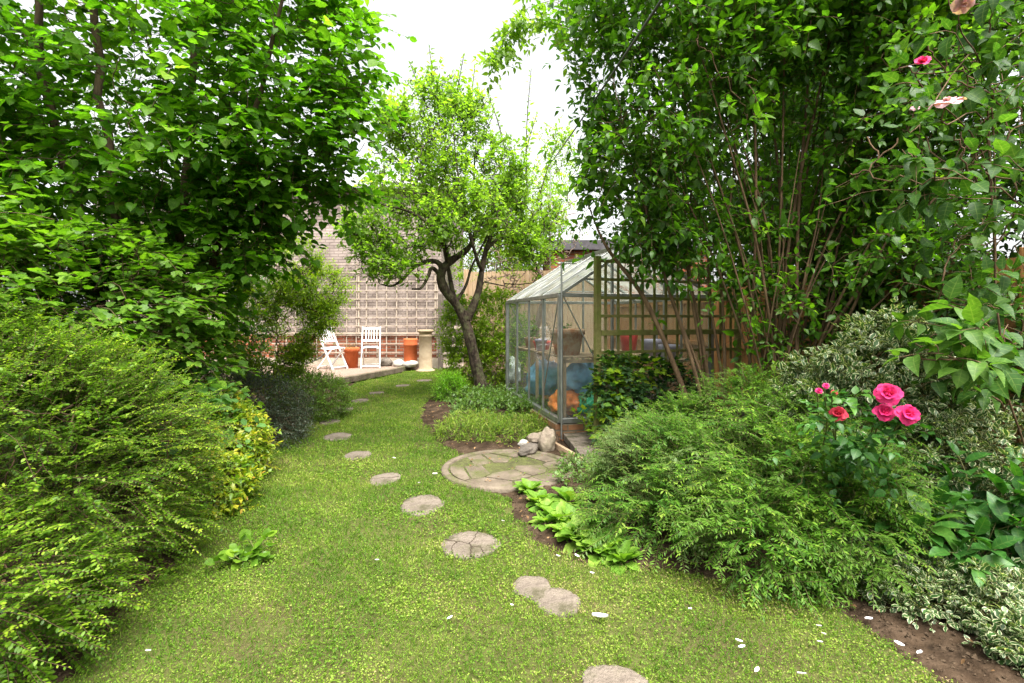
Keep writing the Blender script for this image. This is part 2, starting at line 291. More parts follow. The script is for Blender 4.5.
# ------------------------------------------------------------------ hard-surface helpers
def box_arr(a, c, sx, sy, sz, ux=(1, 0, 0), uy=(0, 1, 0), uz=(0, 0, 1)):
    c = np.array(c, float); ux, uy, uz = (np.array(u, float) for u in (ux, uy, uz))
    V = [c + ux * sx * i / 2 + uy * sy * j / 2 + uz * sz * k / 2 for i in (-1, 1) for j in (-1, 1) for k in (-1, 1)]
    Q = [(0, 1, 3, 2), (4, 6, 7, 5), (0, 4, 5, 1), (2, 3, 7, 6), (0, 2, 6, 4), (1, 5, 7, 3)]
    a.add(V, Q)
def bar(a, p0, p1, w, t, up=(0, 0, 1)):
    p0, p1 = np.array(p0, float), np.array(p1, float); d = p1 - p0; L = np.linalg.norm(d); d = d / L
    s = np.cross(d, up)
    if np.linalg.norm(s) < 1e-4: s = np.cross(d, (0, 1, 0.01))
    s = s / np.linalg.norm(s); n = np.cross(s, d)
    box_arr(a, (p0 + p1) / 2, L, w, t, d, s, n)
def bevel(o, w=.004, seg=2):
    b = o.modifiers.new('bevel', 'BEVEL'); b.width = w; b.segments = seg; b.limit_method = 'ANGLE'; b.angle_limit = math.radians(40)
    return o
def lathe(a, prof, c=(0, 0, 0), n=32, wob=0.0, seed=0):
    c = np.array(c, float); th = np.linspace(0, 2 * np.pi, n, endpoint=False); V = []
    rg = np.random.default_rng(seed); ph = rg.uniform(0, 6, 3)
    for r, z in prof:
        rr = r * (1 + wob * np.sin(2 * th + ph[0]) + wob * .6 * np.sin(3 * th + ph[1] + z * 4))
        V.append(np.stack([c[0] + rr * np.cos(th), c[1] + rr * np.sin(th), np.full(n, c[2] + z)], 1))
    Q = [(i * n + j, i * n + (j + 1) % n, (i + 1) * n + (j + 1) % n, (i + 1) * n + j) for i in range(len(prof) - 1) for j in range(n)]
    a.add(np.concatenate(V), Q)
def tubes(a, P, R, k=5, rnd=None, caps=False):
    """P (N,m,3) polylines, R (N,m) radii -> tubes with k sides"""
    P = np.asarray(P, float); R = np.asarray(R, float); N, m, _ = P.shape
    T = np.empty_like(P); T[:, 1:-1] = P[:, 2:] - P[:, :-2]; T[:, 0] = P[:, 1] - P[:, 0]; T[:, -1] = P[:, -1] - P[:, -2]; T = nrm(T)
    ref = np.where(np.abs(T[:, 0, 2:3]) > .9, np.array([[1., 0, 0]]), np.array([[0., 0, 1]]))
    s = nrm(np.cross(T[:, 0], ref)); th = np.linspace(0, 2 * np.pi, k, endpoint=False)
    V = np.empty((N, m, k, 3))
    for i in range(m):
        s = nrm(s - T[:, i] * (s * T[:, i]).sum(-1, keepdims=True)); n = np.cross(T[:, i], s)
        V[:, i] = P[:, i, None] + R[:, i, None, None] * (s[:, None] * np.cos(th)[None, :, None] + n[:, None] * np.sin(th)[None, :, None])
    b = (np.arange(N) * m * k)[:, None, None]; ii = (np.arange(m - 1) * k)[None, :, None]; j = np.arange(k)[None, None, :]; j2 = (j + 1) % k
    Q = np.stack([b + ii + j, b + ii + j2, b + ii + k + j2, b + ii + k + j], -1).reshape(-1, 4)
    A = np.zeros((N, m, k, 3)); A[..., 0] = .5 if rnd is None else np.asarray(rnd)[:, None, None]
    a.add(V.reshape(-1, 3), Q, None, A.reshape(-1, 3))
def smooth_path(pts, n):
    """Catmull-Rom through points (rows may carry a radius too)"""
    p = np.asarray(pts, float); p = np.vstack([2 * p[0] - p[1], p, 2 * p[-1] - p[-2]]); m = len(p) - 3
    t = np.linspace(0, m - 1e-6, n); i = t.astype(int); f = (t - i)[:, None]
    a, b, c, d = p[i], p[i + 1], p[i + 2], p[i + 3]
    return .5 * (2 * b + (c - a) * f + (2 * a - 5 * b + 4 * c - d) * f ** 2 + (3 * b - a - 3 * c + d) * f ** 3)
def blob(a, c, r, seed, amp=.18, freq=1.3, sub=3, flat=0.0, rot=0.0):
    bm = bmesh.new(); bmesh.ops.create_icosphere(bm, subdivisions=sub, radius=1.0)
    off = Vector((seed * 3.17, seed * 1.7, seed * .6)); V = []; ca, sa = math.cos(rot), math.sin(rot)
    for v in bm.verts:
        d = 1 + amp * mnoise.fractal(v.co * freq + off, 1.0, 2.0, 4)
        x, y, z = v.co.x * d * r[0], v.co.y * d * r[1], v.co.z * d * r[2]
        if flat: z = max(z, -flat * r[2])
        V.append((c[0] + x * ca - y * sa, c[1] + x * sa + y * ca, c[2] + z))
    T = [[v.index for v in f.verts] for f in bm.faces]; bm.free()
    a.add(V, None, T)
def coh(P, f=1.0, s=0.0):
    """cheap coherent noise in about -1..1"""
    x, y, z = P[..., 0] * f + s, P[..., 1] * f + 1.7 * s, P[..., 2] * f - s
    return (np.sin(1.7 * x + 2.1 * np.sin(1.3 * y + s)) + np.sin(2.3 * y + 1.9 * np.sin(1.1 * z)) + np.sin(1.9 * z + 1.7 * np.sin(1.6 * x)) + .6 * np.sin(4.1 * x + 3.7 * y + 2.9 * z)) / 3.2

# ------------------------------------------------------------------ leaves
def leaf_tpl(prof, fold=.25, curl=.18, wave=0.0):
    V, UV, rows = [], [], []
    for i, (t, w) in enumerate(prof):
        z = -curl * t * t
        if w <= 0: rows.append((len(V),)); V.append((t, 0, z)); UV.append((0, t))
        else:
            k = len(V); rows.append((k, k + 1, k + 2)); zz = wave * (1 if i % 2 else -1)
            V += [(t, -w, z + fold * w + zz), (t, 0, z), (t, w, z + fold * w - zz)]; UV += [(-1, t), (0, t), (1, t)]
    Q, T = [], []
    for r0, r1 in zip(rows, rows[1:]):
        if len(r0) == 1 and len(r1) == 3: T += [(r0[0], r1[1], r1[0]), (r0[0], r1[2], r1[1])]
        elif len(r0) == 3 and len(r1) == 1: T += [(r0[0], r0[1], r1[0]), (r0[1], r0[2], r1[0])]
        else: Q += [(r0[0], r0[1], r1[1], r1[0]), (r0[1], r0[2], r1[2], r1[1])]
    return np.array(V, float), np.array(Q or np.zeros((0, 4)), int), np.array(T or np.zeros((0, 3)), int), np.array(UV, float)
def fan_tpl(outline, c=(.35, 0), fold=.12, curl=.2):
    """lobed leaf: a fan from a centre to a closed outline of (x, y)"""
    pts = [c] + list(outline); m = max(abs(y) for _, y in outline)
    V = np.array([(x, y, fold * abs(y) - curl * x * x * .5) for x, y in pts]); n = len(outline)
    T = np.array([(0, 1 + i, 1 + (i + 1) % n) for i in range(n)])
    UV = np.array([(y / m, x) for x, y in pts])
    return V, np.zeros((0, 4), int), T, UV
T_TINY = (np.array([(0, 0, 0), (.45, -.27, .05), (.45, 0, -.02), (.45, .27, .05), (1, 0, -.10)], float), np.array([(0, 2, 4, 1), (0, 3, 4, 2)]), np.zeros((0, 3), int), np.array([(0, 0), (-1, .45), (0, .45), (1, .45), (0, 1)], float))
OV_ = [(0, 0), (.12, .14), (.35, .26), (.62, .20), (.85, .08), (1, 0)]
T_OVATE = [leaf_tpl(OV_, .3, .22), leaf_tpl(OV_, .55, .05), leaf_tpl([(x, w * .88) for x, w in OV_], .15, .5, .012), leaf_tpl([(x, w * 1.15) for x, w in OV_], .4, .35, .008), leaf_tpl(OV_, .2, -.15)]
T_OVAL = leaf_tpl([(0, 0), (.28, .21), (.70, .20), (1, 0)], .2, .12)
HZ_ = [(0, 0), (.06, .24), (.22, .38), (.40, .44), (.58, .43), (.74, .34), (.88, .16), (1, 0)]
T_HAZEL = [leaf_tpl(HZ_, .22, .22, .018), leaf_tpl(HZ_, .45, .45, .02), leaf_tpl([(x, w * .9) for x, w in HZ_], .1, -.1, .03), leaf_tpl([(x, w * 1.08) for x, w in HZ_], .35, .1, .025), leaf_tpl(HZ_, .6, .3, .012)]
T_LANCE = leaf_tpl([(0, 0), (.35, .105), (.7, .08), (1, 0)], .25, .25)
DG_ = [(0, 0), (.08, .16), (.25, .29), (.45, .32), (.65, .24), (.85, .10), (1, 0)]
T_DOG = [leaf_tpl(DG_, .28, .3), leaf_tpl(DG_, .5, .5, .01), leaf_tpl(DG_, .2, .15, .02), leaf_tpl([(x, w * .85) for x, w in DG_], .4, .45)]
T_BROAD = leaf_tpl([(0, 0), (.1, .1), (.3, .22), (.55, .25), (.78, .17), (.92, .07), (1, 0)], .35, .3)
T_PRIM = [leaf_tpl([(0, .03), (.2, .08), (.42, .22), (.66, .29), (.86, .20), (.96, .09), (1, 0)], f_, c_, .02) for f_, c_ in ((.35, .42), (.5, .25), (.2, .55))]
T_ROUND = leaf_tpl([(0, 0), (.04, .3), (.2, .46), (.45, .52), (.7, .44), (.9, .22), (1, 0)], .15, .15, .02)
T_VARI = leaf_tpl([(0, 0), (.2, .17), (.5, .27), (.8, .17), (1, 0)], .25, .2)
T_IVY = fan_tpl([(0, .0), (-.10, .22), (.10, .30), (.22, .52), (.42, .30), (.62, .26), (1, 0), (.62, -.26), (.42, -.30), (.22, -.52), (.10, -.30), (-.10, -.22)])
T_LOBED = fan_tpl([(0, 0), (-.06, .26), (.12, .34), (.20, .52), (.36, .40), (.56, .46), (.66, .24), (.84, .18), (1, 0), (.84, -.18), (.66, -.24), (.56, -.46), (.36, -.40), (.20, -.52), (.12, -.34), (-.06, -.26)], (.3, 0), .15, .25)

def put(a, tpl, P, X, Z, size, rnd, wid=None):
    """place leaf template copies: P base, X direction, Z wanted normal; a list of templates is shared out among the copies"""
    if isinstance(tpl, list):
        size = np.broadcast_to(size, (len(P),)); rnd = np.broadcast_to(rnd, (len(P),))
        for i, tp in enumerate(tpl):
            k = slice(i, None, len(tpl)); put(a, tp, P[k], X[k], Z[k], size[k], rnd[k], None if wid is None else wid[k])
        return
    V, Q, T, UV = tpl; N = len(P); n = len(V)
    X = nrm(X); Y = nrm(np.cross(Z, X)); Zz = np.cross(X, Y)
    w = np.ones(N) if wid is None else wid; size = np.broadcast_to(size, (N,))
    W_ = P[:, None] + size[:, None, None] * (V[None, :, 0:1] * X[:, None] + V[None, :, 1:2] * w[:, None, None] * Y[:, None] + V[None, :, 2:3] * Zz[:, None])
    off = (np.arange(N) * n)[:, None, None]
    A = np.empty((N, n, 3)); A[..., 0] = np.clip(rnd, 0, 1)[:, None]; A[..., 1:] = UV[None]
    a.add(W_.reshape(-1, 3), (off + Q[None]).reshape(-1, 4) if len(Q) else None, (off + T[None]).reshape(-1, 3) if len(T) else None, A.reshape(-1, 3))
def make_shoots(rg, base, dirs, length, m=6, droop=.25, wig=.10):
    N = len(base); t = np.linspace(0, 1, m)[None, :, None]; L = np.broadcast_to(length, (N,))[:, None, None]
    sv = rg.normal(0, wig, (N, 1, 3)); sv2 = rg.normal(0, wig * .6, (N, 1, 3)); dn = np.array([0, 0, -1.0])
    return base[:, None] + nrm(dirs)[:, None] * L * t + dn * droop * L * t * t + sv * L * t * t + sv2 * L * np.sin(t * 5) * t
def leaves_on(a, rg, P, n, size, tpl, mode='spiral', ang=55, t0=.08, up=.8, jit=.25, petiole=.12, tint=None, taper=.35, tip=True, wid=None, bias=0.0, tipc=.12):
    N, m, _ = P.shape
    if mode == 'opposite': tj = t0 + (1 - t0) * (np.arange(n) // 2 + .7) / (n / 2)
    else: tj = t0 + (1 - t0) * (np.arange(n) + .7) / n
    tj = np.minimum(tj, .999)
    f = tj * (m - 1); i = np.minimum(f.astype(int), m - 2); f = (f - i)[None, :, None]
    pos = P[:, i] * (1 - f) + P[:, i + 1] * f; tan = nrm(P[:, i + 1] - P[:, i])
    side = np.cross(tan, np.array([0, 0, 1.0])); side = nrm(side + 1e-4); perp = np.cross(side, tan)
    j = np.arange(n)
    if mode == 'distichous': phi = np.where(j % 2 == 0, 0, np.pi)
    elif mode == 'opposite': phi = (j % 2) * np.pi + ((j // 2) % 2) * np.pi * .5
    elif mode == 'flatpair': phi = (j % 2) * np.pi
    else: phi = j * 2.4
    phi = phi[None] + rg.uniform(-.35, .35, (N, n)) + (rg.uniform(0, 6.28, (N, 1)) if mode == 'spiral' else rg.uniform(-.4, .4, (N, 1)))
    rad = np.cos(phi)[..., None] * side + np.sin(phi)[..., None] * perp
    an = np.radians(ang) + rg.normal(0, .18, (N, n))
    X = tan * np.cos(an)[..., None] + rad * np.sin(an)[..., None] + rg.normal(0, jit * .5, (N, n, 3))
    Z = np.array([0, 0, 1.0]) * up + (1 - up) * perp + rg.normal(0, jit, (N, n, 3)) + tan * .15
    sz = size * rg.uniform(.5, 1.3, (N, n)) * rg.uniform(.75, 1.2, (N, 1)) * (1 - taper * np.abs(tj * 1.6 - .8)[None])
    tn = rg.uniform(0, 1, (N, 1)) if tint is None else np.asarray(tint)[:, None]
    rn = .55 * tn + .45 * rg.uniform(0, 1, (N, n)) + tipc * (tj[None] - .5) + bias
    X = nrm(X); pos = pos + X * (petiole * sz)[..., None]
    put(a, tpl, pos.reshape(-1, 3), X.reshape(-1, 3), Z.reshape(-1, 3), sz.ravel(), rn.ravel(), wid=None if wid is None else rg.uniform(*wid, N * n))
    if tip:
        put(a, tpl, P[:, -1], P[:, -1] - P[:, -2] + rg.normal(0, .02, (N, 3)) * np.linalg.norm(P[:, -1] - P[:, -2], axis=1)[:, None], np.array([[0, 0, 1.0]]) + rg.normal(0, jit, (N, 3)), size * rg.uniform(.6, 1.0, N), np.clip(tn[:, 0] + .1, 0, 1))
def in_ell(P, E, s=1.0):
    r = np.zeros(len(P), bool)
    for c, rad in E: r |= (((P - np.array(c)) / (np.array(rad) * s)) ** 2).sum(1) < 1
    return r
def sample_ell(rg, E, n, q=5.0, zmin=.03, gap=None, gf=1.6, inner=.72):
    """points in a union of ellipsoids, biased to its outer surface, with gaps from coherent noise; returns points and outward normals"""
    ar = np.array([r[0] * r[1] + r[1] * r[2] + r[0] * r[2] for _, r in E]); ar = ar / ar.sum(); out, nn = [], []
    got = 0; it = 0
    while got < n and it < 60:
        it += 1; k = rg.choice(len(E), n, p=ar); c = np.array([E[i][0] for i in range(len(E))], float)[k]; r = np.array([E[i][1] for i in range(len(E))], float)[k]
        d = nrm(rg.normal(0, 1, (n, 3))); s = rg.uniform(0, 1, (n, 1)) ** (1 / q); P = c + d * r * s
        ok = (P[:, 2] > zmin) & ~in_ell(P, E, inner if q > 3.5 else .0)
        if gap is not None: ok &= coh(P, gf, gap[1]) > gap[0] + rg.normal(0, .15, n)
        out.append(P[ok]); nn.append(nrm(d / r)[ok]); got += ok.sum()
    P = np.concatenate(out)[:n]; Nn = np.concatenate(nn)[:n]
    return P, Nn
def grow(rg, nodes, targets, root, rmin=.004, m=7, wig=.12, kr=.014, rmax=.03, updir=.25):
    """connect every target to the nearest branch node with a curved path; nodes: list of (pos, radius, dir). returns paths, radii"""
    NP = np.array([n[0] for n in nodes], float); NR = np.array([n[1] for n in nodes], float); ND = nrm(np.array([n[2] for n in nodes], float))
    root = np.asarray(root, float); order = np.argsort(np.linalg.norm(targets - root, axis=1)); Ps, Rs = [], []
    cap = len(NP) + len(targets) * (m - 2) + 10
    BP = np.empty((cap, 3)); BR = np.empty(cap); BD = np.empty((cap, 3)); k = len(NP); BP[:k] = NP; BR[:k] = NR; BD[:k] = ND
    t = np.linspace(0, 1, m)[:, None]
    for o in order:
        T = targets[o]; dv = T - BP[:k]; dist = np.linalg.norm(dv, axis=1)
        dt = np.linalg.norm(T - root); back = np.maximum(0, np.linalg.norm(BP[:k] - root, axis=1) - dt + .1 * dist)
        align = (dv * BD[:k]).sum(1) / np.maximum(dist, 1e-6)
        i = int(np.argmin(dist * (1.35 - .35 * align) + 1.5 * back)); L = dist[i]
        if L < .02: continue
        p0 = BP[i]; c1 = p0 + (BD[i] * .55 + dv[i] / L * .45) * L * .4; c2 = T - (nrm(T - root) * .6 + np.array([0, 0, updir])) * L * .3
        P = (1 - t) ** 3 * p0 + 3 * (1 - t) ** 2 * t * c1 + 3 * (1 - t) * t ** 2 * c2 + t ** 3 * T
        wv = rg.normal(0, wig * L, (m, 3)) * (t * (1 - t) * 2.2); P = P + wv
        r0 = min(BR[i] * .8, max(kr * L, rmin * 1.4), rmax); R = r0 + (rmin - r0) * t[:, 0] ** .8; R = np.maximum(R, rmin)
        Ps.append(P); Rs.append(R); d = nrm(np.gradient(P, axis=0)); s = slice(k, k + m - 2)
        BP[s] = P[2:]; BR[s] = R[2:]; BD[s] = d[2:]; k += m - 2
    return np.array(Ps), np.array(Rs)
def path_nodes(path):
    d = nrm(np.gradient(path[:, :3], axis=0)); return [(p[:3], p[3], dd) for p, dd in zip(path, d)]
def trunk_mesh(path, k=12, rough=.06, seed=0):
    a = Arr(); P = path[None, :, :3]; R = path[None, :, 3].copy()
    R = R * (1 + rough * np.sin(np.arange(R.shape[1]) * 1.3 + seed) * .6)
    tubes(a, P, R, k); V = a.V[0]; rg = np.random.default_rng(seed); c = np.repeat(P[0], k, axis=0)
    a.V[0] = (c + (V - c) * (1 + rough * coh(V.astype(float), 14, seed))[:, None]).astype(np.float32)
    return a

# ------------------------------------------------------------------ ground, lawn, soil
def pix(pts): return [tuple(gr(x, y)[:2]) for x, y in pts]
LEFT = [(-1.70, -4.0), (-1.66, 1.2)] + pix([(60, 683), (128, 602), (176, 560), (222, 505), (258, 455), (298, 428), (330, 408), (338, 393), (358, 383)])
FAR = pix([(385, 377), (415, 370.5), (440, 369), (462, 370.5)])
RIGHT = pix([(452, 385), (436, 393), (426, 403), (422, 420), (434, 440), (462, 455)]) + [(-.42, 4.25), (-.25, 3.86), (0.0, 3.62)] + pix([(516, 520), (535, 543), (575, 560), (620, 566), (690, 574), (770, 590), (835, 608), (882, 640), (945, 683)]) + [(1.75, 1.2), (1.85, -4.0)]
LAWN = np.array(LEFT + FAR + RIGHT)
def inside(P, poly):
    x, y = P[:, 0], P[:, 1]; r = np.zeros(len(P), bool); x1, y1 = poly[:, 0], poly[:, 1]; x2, y2 = np.roll(x1, -1), np.roll(y1, -1)
    for a, b, c, d in zip(x1, y1, x2, y2):
        if b == d: continue
        r ^= ((b > y) != (d > y)) & (x < (c - a) * (y - b) / (d - b) + a)
    return r
def edge_dist(P, poly):
    A = poly; B = np.roll(poly, -1, 0); d = np.full(len(P), 1e9)
    for a, b in zip(A, B):
        ab = b - a; t = np.clip(((P - a) @ ab) / max(ab @ ab, 1e-9), 0, 1); d = np.minimum(d, np.linalg.norm(P - a - t[:, None] * ab, axis=1))
    return d
a = Arr(); a.add([(-90, -90, -.03), (90, -90, -.03), (90, 160, -.03), (-90, 160, -.03)], [(0, 1, 2, 3)])
tag(a.build('ground', M['soil']), kind='structure')
def grid_sheet(x0, x1, y0, y1, step, zf):
    xs = np.arange(x0, x1 + step / 2, step); ys = np.arange(y0, y1 + step / 2, step); X, Y = np.meshgrid(xs, ys)
    P = np.stack([X.ravel(), Y.ravel()], 1); Z = zf(P); nx = len(xs); i, j = np.meshgrid(np.arange(nx - 1), np.arange(len(ys) - 1)); k = (j * nx + i).ravel()
    a = Arr(); a.add(np.column_stack([P, Z]), np.stack([k, k + 1, k + nx + 1, k + nx], 1)); return a
def soilz(P):
    ins = inside(P, LAWN); d = edge_dist(P, LAWN); P3 = np.column_stack([P, P[:, 0] * 0])
    z = .012 * coh(P3, 9, 1.0) + .010 * coh(P3, 23, 2.0) + .006 * coh(P3, 55, 4.)
    hard = (((P - np.array([-.03, 4.30])) ** 2).sum(1) < .56 ** 2) | ((P[:, 0] > .5) & (P[:, 1] > 4.6 + .1 * P[:, 0]) & (P[:, 0] < 1.1) & (P[:, 1] < 6))
    return np.where((ins & (d > .03)) | hard, -.028, .004 + z + np.clip(d, 0, .3) * .10)
tag(grid_sheet(-4.2, 3.6, 1.0, 8.0, .02, soilz).build('soil_bed', M['soil']), kind='structure')
bm = bmesh.new(); vs = [bm.verts.new((x, y, .004)) for x, y in LAWN]; bm.faces.new(vs); bmesh.ops.triangulate(bm, faces=bm.faces[:])
me = bpy.data.meshes.new('lawn'); bm.to_mesh(me); bm.free(); tag(link('lawn', me, M['lawn']), kind='structure')

# stepping stones: (px, py, width, height in px, text)
STONES = [(615, 684, 66, 40, 'round worn stepping stone nearest the camera, half out of the photo bottom'),
          (532, 586.5, 36, 24, 'smaller stone of the touching pair of stepping stones'),
          (558, 601, 44, 26, 'larger stone of the touching pair of stepping stones'),
          (470.5, 543.5, 55, 27, 'stepping stone cracked into five pieces'),
          (422, 504, 42, 19, 'large plain oval stepping stone just beyond the cracked one'),
          (385, 478.5, 28, 11.5, 'small stepping stone with one crack, beyond the large oval one'),
          (357.5, 455, 25, 8.5, 'stepping stone level with the far rim of the paved disc'),
          (338, 436.5, 27, 8.5, 'stepping stone in front of the dark grey shrub, eighth along the path'),
          (330, 421.7, 19, 6, 'leftmost and narrow stepping stone close to the bright green mound'),
          (342, 409.5, 21, 6, 'stepping stone beside the tip of the bright green mound'),
          (360, 400.5, 17, 4.5, 'flat stepping stone in the pale grass beyond the bright green mound'),
          (377, 392.8, 14, 4, 'small stepping stone below the patio edge'),
          (403, 385.6, 14, 3.2, 'far stepping stone below the patio edge, sunk in grass'),
          (424, 380.5, 14, 2.8, 'farthest stepping stone, near the cream column'),
          (340, 400.8, 9, 2.6, 'tiny stepping stone at the left edge of the far lawn')]
STONE_XY = []
for i, (px, py, w, h, lab) in enumerate(STONES):
    c = gr(px, py, .012); rx = w / 2 / F_PX * c[1]; ry = abs(gr(px, py - h / 2, .02)[1] - gr(px, py + h / 2, .02)[1]) / 2; ry = min(max(ry, rx * .72), rx * 1.25)
    STONE_XY.append((c[0], c[1], rx, ry)); rg = np.random.default_rng(100 + i); n = 40; th = np.linspace(0, 2 * np.pi, n, endpoint=False)
    rr = 1 + .07 * np.abs(np.sin(2.5 * th + rg.uniform(0, 6))) + .05 * np.sin(2 * th + rg.uniform(0, 6)) + .035 * np.sin(3 * th + rg.uniform(0, 6)) + .02 * np.sin(5 * th + rg.uniform(0, 6)) + .018 * rg.normal(0, 1, n)
    a = Arr(); V = []; prof = [(1.0, -.03), (1.0, .006), (.985, .012), (.95, .0145), (.6, .0155), (.25, .016)]
    for s, z in prof:
        V.append(np.stack([rr * rx * s * np.cos(th), rr * ry * s * np.sin(th), z + .0025 * np.sin(3 * th + i) * s], 1))
    V = np.concatenate(V + [np.array([[0, 0, .016]])]); K = len(prof)
    Q = [(k * n + j, k * n + (j + 1) % n, (k + 1) * n + (j + 1) % n, (k + 1) * n + j) for k in range(K - 1) for j in range(n)]
    T = [((K - 1) * n + j, (K - 1) * n + (j + 1) % n, K * n) for j in range(n)]
    a.add(V, Q, T); o = a.build('stepping_stone', M['step']); o.location = (c[0], c[1], 0); o.rotation_euler = (rg.normal(0, .012), rg.normal(0, .012), 0)
    tag(o, lab, 'stepping stone', 'stepping stones across the lawn')
    cr = {3: [[(-.98, .25), (-.5, .12), (-.05, -.1), (.05, -.35), (.1, -.97)], [(-.05, -.1), (.1, .35), (.2, .96)], [(-.5, .12), (-.62, -.3), (-.55, -.8)], [(.05, -.35), (.35, -.3), (.55, -.78)]], 5: [[(-.95, -.1), (-.3, .05), (.3, .0), (.95, .3)]]}.get(i)
    if cr:
        b = Arr()
        for line in cr:
            p = np.array([(x * rx, y * ry, .0140) for x, y in line]); p = smooth_path(p, 24); p[:, :2] += rg.normal(0, .003, (24, 2))
            tubes(b, p[None], np.full((1, 24), .0045), 5)
        b.build('crack', M['crack'], o, True).location = (0, 0, 0)

# grass: clover leaves and blades, denser near the camera
def pocket(P): return any
rg = np.random.default_rng(7)
a = Arr()
def lawn_points(n, y0, y1, x0=-3.6, x1=2.0):
    P = np.column_stack([rg.uniform(x0, x1, n), rg.uniform(y0, y1, n)]); ins = inside(P, LAWN); d = edge_dist(P, LAWN)
    P3 = np.column_stack([P, np.zeros(n)]); jag = .05 * coh(P3, 7, 3.3) + .03 * coh(P3, 19, 1.1)
    ok = np.where(ins, d > -jag, d < jag * 1.1)
    for x, y, rx, ry in STONE_XY: ok &= (((P[:, 0] - x) / (rx + .004 * max(y - 4, 0))) ** 2 + ((P[:, 1] - y) / (ry + .014 * max(y - 4, 0))) ** 2) > .88 + .10 * coh(P3, 14, x)
    ok &= ((P[:, 0] - DISC[0]) ** 2 + (P[:, 1] - DISC[1]) ** 2) > DISC[2] ** 2
    thin = coh(P3, 2.6, 5.0); bare = (thin > .55) & (rg.uniform(0, 1, n) < .35); ok &= ~bare
    return P[ok], d[ok], P3[ok]
DISC = (-.03, 4.30, .575)
for y0, y1, dens, hs in ((-1.0, 1.3, 1500, 1.3), (1.3, 2.6, 36000, .62), (2.6, 4.2, 22000, .80), (4.2, 7.0, 12500, .95), (7.0, 13.2, 7500, 1.05)):
    n = int(dens * (y1 - y0) * 5.6 * .62); P, d, P3 = lawn_points(n, y0, y1); N = len(P)
    tone = .44 + .20 * coh(P3, 1.4, 2.0) + .20 * coh(P3, 5.0, 7.) + .15 * coh(P3, 13., 4.) + rg.normal(0, .17, N); brown = np.clip(1 - d / .45, 0, 1) * (P[:, 0] > .2) * (P[:, 1] < 3.2); tone = tone + brown * (rg.uniform(0, 1, N) < .45) * .45 - brown * .10; kind = rg.uniform(0, 1, N)
    z0 = np.full(N, .004)
    k = kind < .42 + .25 * coh(P3, 2.2, 9.)    # small round clover and moss leaves
    m_ = k.sum(); dirs = np.column_stack([rg.normal(0, 1, (m_, 2)), np.abs(rg.normal(.25, .3, m_))])
    B = np.column_stack([P[k], z0[k] + rg.uniform(.004, .026, m_)])
    put(a, T_TINY, B, dirs, np.column_stack([rg.normal(0, .35, (m_, 2)), np.ones(m_)]), rg.uniform(.006, .016, m_) * hs * (1 + .45 * np.clip(coh(P3[k], 3.0, 6.), -.6, 1)), tone[k] + .04, wid=rg.uniform(1.2, 1.9, m_))
    k = ~k; m_ = k.sum(); up = np.column_stack([rg.normal(0, .62, (m_, 2)), np.ones(m_)])
    put(a, T_LANCE, np.column_stack([P[k], z0[k]]), up, rg.normal(0, 1, (m_, 3)), rg.uniform(.016, .05, m_) * hs, tone[k] - .05, wid=rg.uniform(.35, .8, m_))
tag(a.build('grass', M['grass']), 'short mossy lawn grass mixed with clover', kind='stuff')

# crumbs of earth
a = Arr(); n = 26000; P = np.column_stack([rg.uniform(-2.6, 2.6, n), rg.uniform(1.4, 4.6, n)]); d = edge_dist(P, LAWN); k = (~inside(P, LAWN)) & (d < .5) & (((P - np.array(DISC[:2])) ** 2).sum(1) > .6 ** 2); P = P[k]; d = d[k]; n = len(P)
OC = np.array([(1, 0, 0), (-1, 0, 0), (0, 1, 0), (0, -1, 0), (0, 0, 1), (0, 0, -1)], float); OT = np.array([(0, 2, 4), (2, 1, 4), (1, 3, 4), (3, 0, 4), (2, 0, 5), (1, 2, 5), (3, 1, 5), (0, 3, 5)])
V = OC[None] * (rg.uniform(.002, .007, (n, 1, 1)) * np.where(rg.uniform(0, 1, (n, 1, 1)) < .06, 2.2, 1) * rg.uniform(.6, 1.5, (n, 6, 1))); V = V + rg.normal(0, .0012, V.shape); V = V + np.column_stack([P, soilz(P) + .003])[:, None]
a.add(V.reshape(-1, 3), None, (np.arange(n)[:, None, None] * 6 + OT[None]).reshape(-1, 3)); M['crumb'] = surf_mat('earth_crumbs', (.045, .030, .019), (.10, .07, .045), 30, .95, .5, spec=.1)
tag(a.build('soil_crumbs', M['crumb'], smooth=False), 'loose crumbs of dark earth along the beds', kind='stuff')
# leaf litter on the soil
a = Arr(); n = 2600; P = np.column_stack([rg.uniform(-3.6, 3.0, n), rg.uniform(1.3, 7.5, n)]); d = edge_dist(P, LAWN); k = (~inside(P, LAWN)) & (rg.uniform(0, 1, n) < np.exp(-d / .5) + .1); P = P[k]; n = len(P)
put(a, T_OVATE, np.column_stack([P, .03 + np.clip(edge_dist(P, LAWN), 0, .3) * .1 + rg.uniform(-.01, .02, n)]), np.column_stack([rg.normal(0, 1, (n, 2)), rg.normal(0, .15, n)]), np.column_stack([rg.normal(0, .3, (n, 2)), np.ones(n)]), rg.uniform(.012, .04, n), rg.uniform(0, 1, n))
tag(a.build('leaf_litter', M['litter']), 'brown dead leaves lying on the bare soil', kind='stuff')

